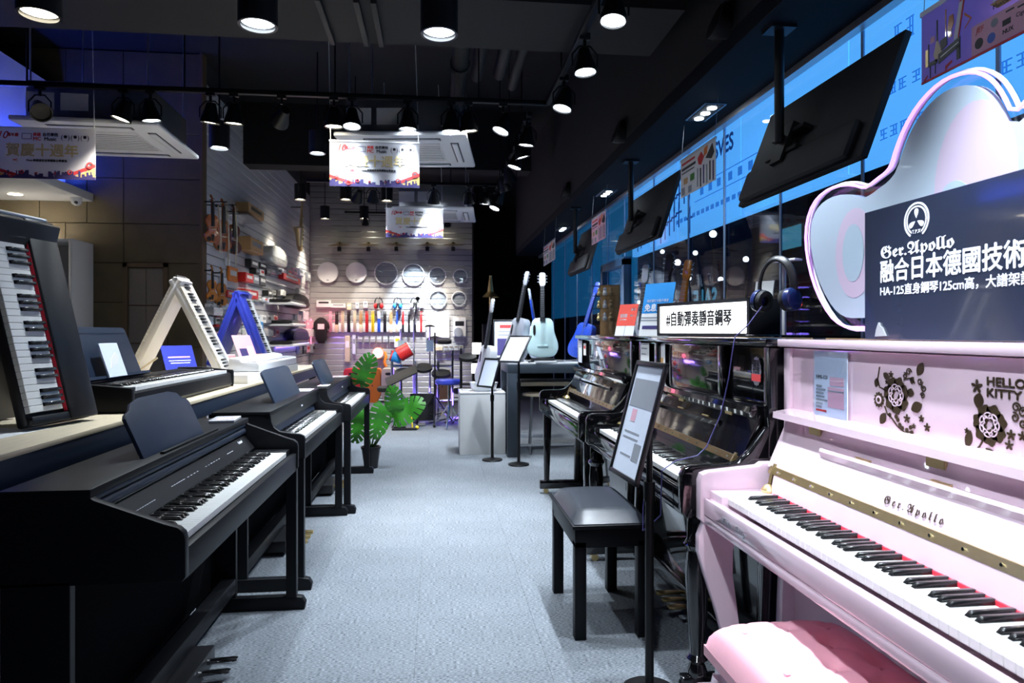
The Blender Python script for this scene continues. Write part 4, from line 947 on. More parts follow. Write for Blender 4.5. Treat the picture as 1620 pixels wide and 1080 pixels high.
guitar('smart_guitar', 'pale mint smart guitar standing upright facing the aisle on the desk', (1.085, 6.93, dz + .05), (R(-8), 0, R(-8)), 'mint', head='white_gloss', sc=.92)
gstand('low black stand under the pale mint guitar', (1.085, 6.93, dz), R(-8))
guitar('smart_guitar', 'pale blue smart guitar turned away behind the mint guitar', (1.10, 7.40, dz + .03), (R(-10), 0, R(60)), 'paper_blue', neck='blue_guitar', sc=.80, hole=False)
guitar('smart_guitar', 'deep blue smart guitar leaning at the right of the desk', (1.50, 7.15, dz + .03), (R(-14), R(10), R(-55)), 'blue_guitar', neck='blue_guitar', sc=.88, hole=False)
guitar('smart_guitar', 'silver grey smart guitar seen edge-on at the left of the desk', (.82, 7.12, dz + .04), (R(-10), R(4), R(-62)), 'silver_guitar', sc=.96)
guitar('smart_guitar', 'white smart guitar seen edge-on standing on the white plinth', (.50, 7.2, .635 + .06), (R(-8), R(3), R(-66)), 'white_plastic', sc=.96)
tr = thing('guitar_cradle', 'white cradle under the white guitar on the plinth', 'stand', (.50, 7.2, .635))
B().lathe([(.001, .0), (.11, 0), (.13, .02), (.15, .09), (.14, .09), (.12, .03), (.001, .02)], 24).obj('bowl', 'white_gloss', tr)
tr = thing('guitar_cradle', 'white cradle under the silver guitar on the desk', 'stand', (.82, 7.1, dz))
B().lathe([(.001, .0), (.08, 0), (.10, .02), (.11, .07), (.10, .07), (.09, .03), (.001, .02)], 24).obj('bowl', 'white_gloss', tr)
slab('tablet', 'white tablet lying on the guitar desk before the mint guitar', 'tablet', (1.10, 6.82, dz), R(5), .22, .06, .018, 'white_gloss')
t, y0, z0, rt = sheet_stand('white printed poster on a pole stand behind the silver guitar', (.86, 7.95, 0), 1.40, .36, .46, R(-5), 5)
for (x, z, a, b_, mm) in ((0, .38, .12, .02, 'ink_red'), (0, .32, .14, .008, 'ink_grey'), (0, .28, .14, .008, 'ink_grey'), (0, .14, .15, .10, 'ink_navy')): B().box(x - a, x + a, -.0008, 0, z - b_, z + b_).obj('print_mark', mm, t, (0, y0, z0), rt, smooth=0)
# guitars behind the far piano
guitar('acoustic_guitar', 'pale guitar hanging behind the display cabinet', (1.72, 5.6, .87), (R(-6), 0, R(-60)), 'silver_guitar', head='silver_guitar', sc=1.0)
guitar('acoustic_guitar', 'brown guitar with orange headstock behind the blue sign', (1.74, 4.85, .83), (R(-6), R(5), R(-60)), 'wood_mid', neck='violin_amber', head='violin_amber', sc=1.0)
guitar('acoustic_guitar', 'dark guitar between the pale one and the brown one behind the pianos', (1.76, 5.2, .87), (R(-6), R(2), R(-60)), 'ebony', sc=1.05)
for i, (x, y) in enumerate(((1.72, 5.6), (1.74, 4.85), (1.76, 5.2))):
    t = thing('guitar_stand', ('black floor stand under the pale guitar', 'black floor stand under the brown guitar', 'black floor stand under the dark guitar')[i] + ' behind the pianos', 'stand', (x, y, 0), R(-60), group='guitar stands')
    B().cyl((0, 0, .02), (0, 0, .84), .014, n=10).box(-.1, .1, -.10, .02, .80, .83, bev=.006).cyl((0, 0, .3), (-.18, -.12, .01), .008, n=8).cyl((0, 0, .3), (.18, -.12, .01), .008, n=8).cyl((0, 0, .3), (0, .16, .01), .008, n=8).obj('frame', 'black_plastic', t)

# ================================================================== POTTED PLANT
def monstera():
    t = thing('potted_plant', 'potted monstera with big split green leaves at the end of the digital pianos', 'plant', (-.60, 6.42, 0))
    B().lathe([(.001, 0), (.062, 0), (.075, .10), (.085, .18), (.092, .18), (.092, .20), (.080, .20), (.074, .17), (.001, .17)], 24).obj('pot', 'black_plastic', t)
    B().lathe([(.001, .165), (.072, .168), (.001, .175)], 18).obj('soil', 'soil', t)
    def leaf_mesh(L):
        b = B(); P = []; n = 40
        for i in range(n):
            a = 2 * PI * i / n
            r = 1 - .38 * math.cos(a) if False else 1
            x = .42 * math.sin(a) * (1 + .15 * math.cos(a)); y = .5 - .52 * math.cos(a)
            P.append((x, y))
        # heart outline with slits: build one half as strips from the midrib
        segs = 8
        for s in (-1, 1):
            prev = None
            for k_ in range(segs):
                u0, u1 = k_ / segs, (k_ + .80) / segs
                def rim(u):
                    a = PI * (.06 + .94 * u); return Vector((s * .46 * math.sin(a) ** .75 * (1.05 - .35 * u), .5 - .62 * math.cos(a), 0))
                def mid(u): return Vector((0, .02 + .98 * max(0, u - .12) / .88, 0))
                for q in range(3):
                    ua = u0 + (u1 - u0) * q / 3; ub = u0 + (u1 - u0) * (q + 1) / 3
                    va = [mid(ua), mid(ua).lerp(rim(ua), .55), rim(ua)]; vb = [mid(ub), mid(ub).lerp(rim(ub), .55), rim(ub)]
                    for m_ in range(2):
                        b.bm.faces.new([b.bm.verts.new(v) for v in ((va[m_], va[m_ + 1], vb[m_ + 1], vb[m_]))])
                # web near the midrib
                ua, ub = u1, (k_ + 1) / segs
                b.bm.faces.new([b.bm.verts.new(v) for v in (mid(ua), mid(ua).lerp(rim(ua), .42), mid(ub).lerp(rim(ub), .42), mid(ub))])
        bmesh.ops.remove_doubles(b.bm, verts=b.bm.verts, dist=1e-5)
        for v in b.bm.verts:
            v.co.z = -.10 * v.co.x ** 2 * 2 - .18 * max(0, v.co.y - .2) ** 2 + .03 * math.sin(9 * v.co.y)
            v.co *= L
        fs = list(b.bm.faces); ex = bmesh.ops.extrude_face_region(b.bm, geom=fs)
        bmesh.ops.translate(b.bm, verts=[g for g in ex['geom'] if isinstance(g, bmesh.types.BMVert)], vec=(0, 0, .0012))
        return b
    specs = [  # base of blade (x,y,z), length, direction of blade, facing
        ((-.095, -.10, .78), .27, (.40, -.1, .90), (.45, -.85, .25), None),
        ((.235, -.12, .53), .22, (-.12, -.25, .95), (.0, -.95, .3), None),
        ((.215, -.10, .46), .29, (.80, -.15, .55), (-.2, -.95, .35), None),
        ((.125, -.14, .59), .28, (-.22, -.2, -.90), (.5, -.85, .2), None),
        ((-.085, -.06, .54), .27, (-.15, -.2, -.95), (.1, -.95, .1), None),
    ]
    for p, L, d, nrm, _ in specs:
        p = Vector(p); d = Vector(d).normalized(); nr = Vector(nrm); nr = (nr - d * nr.dot(d)).normalized(); xx = d.cross(nr)
        M = Matrix((xx, d, nr)).transposed().to_4x4(); M.translation = p
        lf = leaf_mesh(L).obj('leaf', 'leaf', t); lf.matrix_local = M
        B().tube([(0, 0, .17), (p.x * .25, p.y * .3, p.z * .5), (p.x * .8, p.y * .8, p.z * .9), p + d * .02], [.008, .007, .005, .004], 8).obj('stem', 'stem', t)
monstera()
# ================================================================== CEILING FITTINGS
def track(label, p0, p1):
    t = thing('lighting_track', label, 'track', p0)
    d = Vector(p1) - Vector(p0); b = B()
    if abs(d.x) > abs(d.y): b.box(0, d.x, -.018, .018, -.016, .016, bev=.003)
    else: b.box(-.018, .018, 0, d.y, -.016, .016, bev=.003)
    b.obj('rail', 'black_metal', t)
    n = int(d.length / 1.2) + 1
    for i in range(n): q = d * ((i + .5) / n); B().cyl((q.x, q.y, .01), (q.x, q.y, 4.05 - p0[2]), .006, n=6).obj('hanger', 'black_metal', t)
ZT = 2.90
track('black lighting track running across the room above the banner', (-4.2, 4.86, ZT), (.80, 4.86, ZT))
track('black lighting track running along the room above the black pianos', (.80, .6, ZT), (.80, 4.86, ZT))
track('black lighting track further back above the guitar desk', (.70, 5.1, ZT), (.70, 8.0, ZT))
track('black lighting track crossing the back part of the room', (-1.4, 7.62, ZT), (.68, 7.62, ZT))
def spot_head(label, loc, aim, mlens='lens_cold', power=60, col=COLD, spot=75, r=.062, group='track spotlights', lit=True):
    """aim: direction vector of the beam"""
    t = thing('track_spotlight', label, 'spotlight', loc, group=group)
    B().box(-.03, .03, -.016, .016, .13, .165, bev=.003).cyl((0, 0, .09), (0, 0, .14), .010, n=8).obj('adapter', 'black_metal', t)
    ya = [(-r - .008, 0, -.02), (-r - .008, 0, .05), (-.03, 0, .095), (.03, 0, .095), (r + .008, 0, .05), (r + .008, 0, -.02)]
    B().tube(ya, .005, 6).obj('yoke', 'black_metal', t)
    q = Vector(aim).normalized().to_track_quat('-Z', 'Y'); M = q.to_matrix().to_4x4()
    B().lathe([(.001, .085), (.03, .08), (.038, .05), (.045, .02), (r, -.03), (r + .004, -.055), (r - .004, -.055), (r - .008, -.04), (.001, -.035)], 20, M).obj('body', 'black_metal', t)
    if lit:
        B().lathe([(.001, -.047), (r - .008, -.047), (r - .010, -.043), (.001, -.043)], 18, M).obj('lens', mlens, t)
        light('beam', 'SPOT', tuple(M @ Vector((0, 0, -.062))), q.to_euler(), power, col, t, size=.04, spot=spot, blend=.6)
    return t
# cross track, left to right
cross = [(195, 188, (-.30, -.05, -1), 'lens_warm', 44), (238, 186, (.12, .1, -1), 'lens_cold', 42), (333, 188, (-.12, .15, -1), 'lens_warm', 30), (370, 192, (-.05, .12, -1), 'lens_warm', 34),
         (528, 198, (.0, .03, -1), 'lens_warm', 30), (557, 192, (0, -.2, -1), 'lens_cold', 55), (645, 200, (.0, .03, -1), 'lens_cold', 40), (714, 206, (.0, .15, -1), 'lens_cold', 95), (741, 203, (.1, .1, -1), 'lens_warm', 40), (796, 205, (-.40, -.15, -1), 'lens_cold', 105)]
for i, (px, py, aim, lm, pw) in enumerate(cross):
    p = on_plane(px, py, Y=4.86)
    spot_head('black track spotlight on the cross track, %s from the left' % ORD[i], (p.x, 4.86, ZT - .165), aim, lm, pw, WARM if lm == 'lens_warm' else COLD, spot=46 if px in (528, 645) else 75, group='spotlights on the cross track')
row = [1.2, 2.45, 3.08, 3.70, 4.32]
for i, y in enumerate(row):
    spot_head('black track spotlight on the track above the pianos, %s from the camera' % ORD[i], (.815, y, ZT - .165), ((.22, -.10, -1), (.12, -.1, -1), (-.10, -.15, -1), (.05, -.1, -1), (-.25, -.1, -1))[i], 'lens_cold', (110, 90, 75, 55, 65)[i], COLD, group='spotlights above the pianos')
row2 = [5.18, 5.55, 5.9, 6.45, 6.9, 7.5, 7.9]
for i, y in enumerate(row2):
    spot_head('black track spotlight above the guitar desk, %s in the row' % ORD[i], (.69, y, ZT - .165), ((-.1, .1, -1), (.3, .1, -1), (-.3, .0, -1), (.3, .4, -1), (.4, .2, -1), (-.5, .4, -1), (-.4, -.2, -1))[i], 'lens_cold', 62, COLD, group='spotlights above the guitar desk')
track('added unseen black lighting track crossing the room above the camera', (-1.2, .5, ZT), (.72, .5, ZT))  # out-of-view rail, added only to carry the fill spotlight below
spot_head('added unseen black spotlight above the camera brightening the pink piano', (.05, .5, ZT - .165), (.62, .45, -1), 'lens_cold', 75, COLD, spot=52, group='added spotlights above the camera')  # unseen fill lamp, added to brighten the front of the pink piano
back = [(566, 318, (-.5, .9, -1), 'lens_warm', 70), (590, 312, (-.1, .45, -1), 'lens_cold', 110), (686, 311, (-.05, .4, -1), 'lens_cold', 55), (742, 313, (.1, .2, -1), 'lens_warm', 40), (768, 300, (-.1, .1, -1), 'lens_cold', 40)]
for i, (px, py, aim, lm, pw) in enumerate(back):
    p = on_plane(px, py, Y=7.62)
    spot_head('small black spotlight on the rear cross track, %s from the left' % ORD[i], (p.x, 7.62, ZT - .165), aim, lm, pw, WARM if lm == 'lens_warm' else COLD, spot=70, group='spotlights on the rear track')
# two unlit heads
spot_head('unlit black spotlight tilted upward at the left end of the cross track', (-2.62, 4.86, ZT - .165), (.5, -.6, -.6), lit=False)
spot_head('unlit blue-black spotlight hanging between the lit heads of the cross track', (-1.06, 4.86, ZT - .165), (-.5, .8, -.4), lit=False)
# cylinder downlights
def cylinder(label, loc, r, h_, power, lm='lens_cold', col=COLD, spot=80, group='cylinder downlights'):
    t = thing('cylinder_downlight', label, 'downlight', loc, group=group)
    B().lathe([(r - .012, .0), (r, 0), (r, h_), (.001, h_), (.001, h_ - .01), (r - .012, h_ - .012)], 28, cap=False).obj('housing', 'black_plastic', t)
    B().cyl((0, 0, h_), (0, 0, 4.05 - loc[2]), .008, n=8).obj('stem', 'black_metal', t)
    B().lathe([(.001, .020), (r - .014, .020), (r - .014, .026), (.001, .026)], 24).obj('lens', lm, t)
    light('beam', 'SPOT', (0, 0, .005), (0, 0, 0), power, col, t, size=r * .7, spot=spot, blend=.6)
for i, (px, py) in enumerate(((62, 48), (408, 44), (695, 50))):
    p = on_plane(px, py, Y=3.25); cylinder('large black cylinder downlight near the camera, %s from the left' % ORD[i], (p.x, 3.25, 2.66), .088, .36, (12, 75, 60)[i], 'lens_warm' if i == 0 else 'lens_cold', (WARM, COLD, COLD)[i], spot=95, group='large cylinder downlights near the camera')
for i, (px, py, Y) in enumerate(((347, 235, 6.0), (502, 243, 7.0), (475, 316, 10.0), (547, 316, 10.0), (612, 318, 10.0), (514, 346, 12.3), (576, 346, 12.3))):
    p = on_plane(px, py, Y=Y); cylinder('black cylinder downlight %s' % ('in front of the slat wall pier', 'left of the middle banner', 'at the left of the rear row', 'in the middle of the rear row', 'at the right of the rear row', 'hanging lowest at the left of the back wall', 'hanging lowest in front of the back wall')[i], (p.x, Y, p.z), .083, .22, (120, 45, 150, 60, 50, 90, 90)[i], 'lens_cold' if i < 2 else 'lens_warm', COLD if i < 2 else (1, .9, .72), group='cylinder downlights')
# wall washers close to the back wall
for i, (px, pw, lm, ww) in enumerate(((578, 90, 'lens_warm', 36), (655, 330, 'lens_cold', 50), (686, 90, 'lens_warm', 36), (708, 90, 'lens_warm', 36))):
    p = on_plane(px, 350, Y=12.25); spot_head('wall washer spotlight grazing the back wall, %s from the left' % ORD[i], (p.x, 12.25, 3.20), (0, .42, -1), lm, pw, WARM if lm == 'lens_warm' else COLD, spot=ww, group='wall washers at the back')
track('black lighting track close to the back wall', (-1.6, 12.25, 3.365), (.6, 12.25, 3.365))
for i, x in enumerate((-1.75, -.80, .05)): cylinder('added unseen black cylinder downlight beside the camera, %s from the left' % ORD[i], (x, .1, 2.66), .088, .36, (2, 3, 6)[i], 'lens_cold', COLD, spot=100, group='added cylinder downlights beside the camera')  # out-of-view row repeating the seen downlights, added for light from behind the camera
# recessed lights
def recessed(label, loc, r, power, col, lm):
    t = thing('recessed_downlight', label, 'downlight', loc); B().lathe([(r, 0), (r + .012, 0), (r + .012, -.006), (r, -.006)], 24, cap=False).obj('rim', 'white_paint', t)
    B().lathe([(.001, -.003), (r, -.003), (r, -.001), (.001, -.001)], 24).obj('lens', lm, t); light('beam', 'SPOT', (0, 0, -.015), (0, 0, 0), power, col, t, size=r * .7, spot=110, blend=.7)
p = on_plane(24, 307, Z=2.535); recessed('round downlight recessed in the white bulkhead at left', (p.x, p.y, 2.538), .06, 70, WARM, 'lens_warm')
cm = thing('security_camera', 'small white dome security camera under the white bulkhead', 'camera', (-3.42, 6.95, 2.54)); B().lathe([(.001, 0), (.05, 0), (.05, -.03), (.04, -.06), (.02, -.075), (.001, -.078)], 20).obj('dome', 'white_plastic', cm); B().sphere((.012, -.03, -.05), .018).obj('lens', 'black_plastic', cm)
# triple downlights in the side soffit
for i, y in enumerate((1.65, 4.2, 6.75, 9.15)):
    t = thing('triple_downlight', 'recessed triple downlight in the window soffit, %s from the camera' % ORD[i], 'downlight', (1.71, y, 2.66), group='triple downlights in the soffit')
    B().box(-.07, .07, -.17, .17, -.006, 0).obj('frame', 'steel', t, smooth=0); B().box(-.058, .058, -.158, .158, -.009, -.006).obj('recess', 'black_matte', t, smooth=0)
    for j in range(3):
        b = B(); b.lathe([(.001, -.014), (.029, -.014), (.029, -.009), (.001, -.009)], 18, Matrix.Translation((0, -.105 + .105 * j, 0))); b.obj('lens', 'lens_cold', t)
    light('beam', 'SPOT', (0, 0, -.03), (0, R(-8), 0), 16, COLD, t, size=.06, spot=70, blend=.6)
# ceiling cassettes
def cassette(label, loc, rz):
    t = thing('ceiling_cassette', label, 'air conditioner', loc, rz, group='ceiling cassette air conditioners'); w_ = .475
    B().box(-w_, w_, -w_, w_, 0, .035, bev=.012).obj('panel', 'white_plastic', t); pa = t.children[-1]
    B().box(-.40, .40, -.40, .40, .035, .30, bev=.004).obj('housing', 'steel', t)
    B().box(-.26, .26, -.26, .26, -.004, .0, bev=.001, seg=1).obj('intake_grille', 'white_paint', pa)
    g = B().box(-.25, .25, -.003, .003, -.007, -.004).mesh('grille_bar', 'ink_grey', 0)
    for i in range(9): inst('grille_bar', g, pa, (0, -.2 + .05 * i, 0))
    for a in range(4):
        M = Matrix.Rotation(a * PI / 2, 4, 'Z')
        B().box(-.28, .28, -.40, -.34, -.002, .001, M=M).obj('air_slot', 'ink_black', pa, smooth=0)
        B().box(-.27, .27, -.392, -.352, -.012, -.002, bev=.003, M=M @ Matrix.Rotation(R(0), 4, 'X')).obj('louvre', 'white_plastic', pa)
    for s in (-1, 1): B().box(-.2 + s * .11 - .09, -.2 + s * .11 + .09, -.402, -.400, .10, .22).obj('vent_plate', 'white_paint', t, smooth=0)
    for x in (-.38, .38):
        for y in (-.38, .38): B().cyl((x, y, .28), (x, y, 4.05 - loc[2]), .006, n=6).obj('hanger_rod', 'steel', t)
cassette('white ceiling cassette air conditioner behind the middle banner', (-.20, 5.38, 2.65), R(-7))
cassette('white ceiling cassette air conditioner at upper left behind the left banner', (-2.42, 5.45, 2.69), R(2))
cassette('small distant white ceiling cassette air conditioner above the far banner', (.0, 8.45, 2.68), R(-5))
# banners
def banner(label, c, w_, h_, rz, hook_z):
    t = thing('anniversary_banner', label, 'banner', c, rz, group='anniversary banners')
    B().box(-w_ / 2, w_ / 2, 0, .003, -h_ / 2, h_ / 2).obj('sheet', 'banner_white', t, smooth=0)
    k_ = w_ / .60
    for s in (-1, 1): B().cyl((s * w_ / 2 * .98, .001, h_ / 2), (s * w_ / 2 * (.98 + (.1 if s < 0 else -.15)), .05, 4.05 - c[2]), .0025 * k_, n=6).obj('cord', 'paper', t)
    B().box(-w_ / 2 - .004, w_ / 2 + .004, -.003, .006, h_ / 2 - .004, h_ / 2 + .006).obj('top_bar', 'white_gloss', t, smooth=0)
    def tx(s, size, x, z, m, bold=0, xs=1, shear=0): return text(s, size * k_, m, t, (x * k_, -.0012, z * k_), RF, bold=bold * k_, xs=xs, shear=shear)
    tx('賀慶十週年', .082, 0, .015, 'ink_gold', .002)
    tx('10', .062, -.225, .105, 'ink_red', .0005, 1, .3); tx('週年慶', .022, -.165, .108, 'ink_red', .0008)
    tx('MC', .030, -.03, .088, 'ink_red', .001); tx('Music', .030, .045, .088, 'ink_black', .001)
    tx('MC', .018, -.15, -.042, 'ink_red', .0007)
    tx('Music美國線版音樂體驗自學課程', .016, .025, -.042, 'ink_black', .0006)
    tx('美國', .022, -.03, .113, 'ink_red', .0008); tx('自然學院', .022, .045, .113, 'ink_black', .0008)
    fr = B(); fr.box(-.115 * k_, -.06 * k_, -.0012, 0, .085 * k_, .088 * k_).box(-.115 * k_, -.06 * k_, -.0012, 0, .117 * k_, .12 * k_).box(-.115 * k_, -.112 * k_, -.0012, 0, .085 * k_, .12 * k_).box(-.063 * k_, -.06 * k_, -.0012, 0, .085 * k_, .12 * k_); fr.obj('printed_frame', 'ink_navy', t, smooth=0)
    for x in (.13, .185, .24): tx('(', .04, x - .02, .10, 'ink_black'); tx(')', .04, x + .02, .10, 'ink_black'); B().cyl((x * k_, -.0012, .105 * k_), (x * k_, 0, .105 * k_), .010 * k_, n=10).obj('printed_badge', 'ink_black', t)
    for s in (-1, 1):
        q = [(s * .30 * k_, -.075 * k_ if s < 0 else -.055 * k_), (s * .10 * k_, -.135 * k_), (s * .12 * k_, -.148 * k_), (s * .30 * k_, -.095 * k_ if s < 0 else -.075 * k_)]
        B().prism(q, -.0008, 0, 'xz').obj('printed_ribbon', 'ink_red', t, smooth=0)
        B().prism([(s * .30 * k_, -.097 * k_ if s < 0 else -.078 * k_), (s * .16 * k_, -.14 * k_), (s * .30 * k_, -.14 * k_)], -.0006, 0, 'xz').obj('printed_glow', 'ink_orange', t, smooth=0)
    rr = random.Random(5); P = [(-w_ / 2, -h_ / 2)]; x = -w_ / 2
    while x < w_ / 2 - .012 * k_:
        dx = rr.uniform(.006, .016) * k_; hz = -h_ / 2 + rr.uniform(.012, .052) * k_
        P += [(x, hz), (min(x + dx, w_ / 2), hz)]; x += dx
    P += [(x, -h_ / 2)]
    B().prism(P, -.0014, 0, 'xz').obj('printed_skyline', 'ink_navy', t, smooth=0)
    for x, z, r_ in ((-.255, -.09, .012), (-.175, -.128, .016), (-.115, -.113, .012), (-.035, -.118, .007), (.07, -.118, .007), (.155, -.108, .014), (.27, -.065, .021)):
        M = Matrix.Translation((x * k_, -.0016, z * k_)) @ Matrix.Rotation(PI / 2, 4, 'X')
        B().lathe([(r_ * k_, 0), (r_ * k_, .001), (.62 * r_ * k_, .001), (.62 * r_ * k_, 0)], 18, M, cap=False).obj('printed_pin', 'ink_red', t)
p = on_plane(593, 260, Y=4.90); banner('white anniversary banner with gold characters hanging in the middle of the room', tuple(p), .625, .318, 0, 2.95)
p = on_plane(67, 243, Y=4.93); banner('anniversary banner tinted blue hanging at the far left', tuple(p), .675, .34, 0, 3.0)
p = on_plane(656, 353, Y=7.72); banner('smaller looking anniversary banner hanging farther back', tuple(p), .635, .32, 0, 3.0)
# pipes
for i, (x, r_, z, y0, y1) in enumerate(((.17, .06, 3.18, 4.4, 6.2), (.33, .05, 3.35, 2.0, 5.6), (.50, .05, 3.30, 3.0, 5.4), (.62, .04, 3.28, 3.0, 5.6))):
    t = tag(B().cyl((x, y0, z), (x, y1, z), r_, n=18).cyl((x, y0 + .5, z), (x, y0 + .58, z), r_ + .012, n=18).obj('ceiling_pipe', 'pipe_grey'), 'dark pipe running along the ceiling, %s from the left of the pipe group' % ORD[i], 'pipe', 'ceiling pipes')
for i, x in enumerate((-.62, -.42, -.33)):
    tag(B().box(x - .015, x + .015, 3.66, 4.22, 2.985, 3.015, bev=.003).obj('ceiling_strut', 'steel' if False else 'pipe_grey'), 'thin metal strut under the ceiling beam, %s from the left' % ORD[i], 'strut', 'ceiling struts')
for i, y in enumerate((2.2, 3.3, 5.2, 7.4)):
    t = thing('ceiling_speaker', 'dark round speaker on the bulkhead above the window, %s from the camera' % ORD[i], 'speaker', (1.44, y, 2.80), group='bulkhead speakers')
    Mq = Matrix.Rotation(R(-70), 4, 'Y'); B().lathe([(.001, -.06), (.05, -.06), (.085, .02), (.09, .05), (.08, .05), (.001, .035)], 20, Mq).obj('horn', 'black_plastic', t)
    B().box(-.01, .02, -.03, .03, .0, .10).obj('bracket', 'black_metal', t, smooth=0)
# televisions
def tv(label, y0, L, xt, zt, xb, zb):
    t = thing('hanging_television', label, 'television', (0, y0, 0), group='televisions facing the window')
    top, bot = Vector((xt, 0, zt)), Vector((xb, 0, zb)); d = (bot - top); Hh = d.length; d.normalize(); n = Vector((d.z, 0, -d.x)); 
    if n.x > 0: n = -n      # n: towards the aisle
    My = Vector((0, 1, 0)); Mx = -n; Mz = -d
    M = Matrix((Mx, My, Mz)).transposed().to_4x4(); M.translation = bot
    B().box(-.0, .03, 0, L, 0, Hh, bev=.004, M=M).obj('case', 'black_matte', t)
    B().box(-.04, .0, .06, L - .06, -.0, Hh * .32, bev=.02, M=M).obj('back_cover', 'black_matte', t)
    B().box(.03, .032, .015, L - .015, .02, Hh - .015, M=M).obj('screen', 'black_gloss', t, smooth=0)
    q = M @ Vector((-.05, L * .60, Hh * .42))
    B().box(-.05, 0, L * .60 - .14, L * .60 + .14, Hh * .30, Hh * .34, M=M).box(-.05, 0, L * .60 - .14, L * .60 + .14, Hh * .50, Hh * .54, M=M).box(-.06, -.03, L * .60 - .05, L * .60 + .05, Hh * .22, Hh * .60, M=M).obj('wall_mount', 'black_metal', t, smooth=0)
    B().cyl((q.x - .02, q.y, q.z), (q.x - .02, q.y, 2.66), .022, n=14).box(q.x - .08, q.x + .04, q.y - .05, q.y + .05, 2.645, 2.66).obj('ceiling_pole', 'black_metal', t)
tv('large black television nearest the camera hanging with its back to the room', 2.38, 1.04, 1.75, 2.39, 1.569, 1.91)
tv('black television hanging second from the camera beside the window', 4.77, 1.16, 1.75, 2.43, 1.589, 1.945)
tv('dark television hanging farthest down the window wall', 7.0, 1.0, 1.72, 2.42, 1.57, 1.92)
# hanging posters by the window
def hang_poster(label, X, y1, y0, z1, z0, m, marks, hook=2.66):
    t = thing('hanging_poster', label, 'poster', (X, y1, z1), -PI / 2, group='posters hanging at the window'); w_, h_ = y1 - y0, z1 - z0
    B().box(0, w_, 0, .003, -h_, 0).obj('sheet', m, t, smooth=0); B().box(-.004, w_ + .004, -.003, .006, -.004, .012).obj('top_bar', 'white_gloss', t, smooth=0)
    for x in (.01, w_ - .01): B().cyl((x, .001, .01), (x, .02, hook - z1), .0015, n=6).obj('cord', 'steel', t)
    for mk in marks:
        if mk[0] == 't': text(mk[1], mk[2], mk[5], t, (mk[3], -.001, -mk[4]), RF, bold=mk[6], align='LEFT', shear=mk[7] if len(mk) > 7 else 0)
        else:
            P, mm = mk[1], mk[2]; B().prism([(a, -b_) for a, b_ in P], -.001 - (mk[3] if len(mk) > 3 else 0), 0, 'xz').obj('printed_shape', mm, t, smooth=0)
    return t
def rc(x, y, w_, h_): return [(x, y), (x + w_, y), (x + w_, y + h_), (x, y + h_)]
pa, pb_ = on_plane(1458, 26, X=1.62), on_plane(1457, 135, X=1.62)
KP = (pa.z - pb_.z) / .404
def kscale(ms):
    out = []
    for m_ in ms:
        if m_[0] == 't': out.append(('t', m_[1], m_[2] * KP, m_[3] * KP, m_[4] * KP, *m_[5:6], m_[6] * KP, *m_[7:]))
        else: out.append(('p', [(x * KP, y * KP) for x, y in m_[1]], *m_[2:]))
    return out
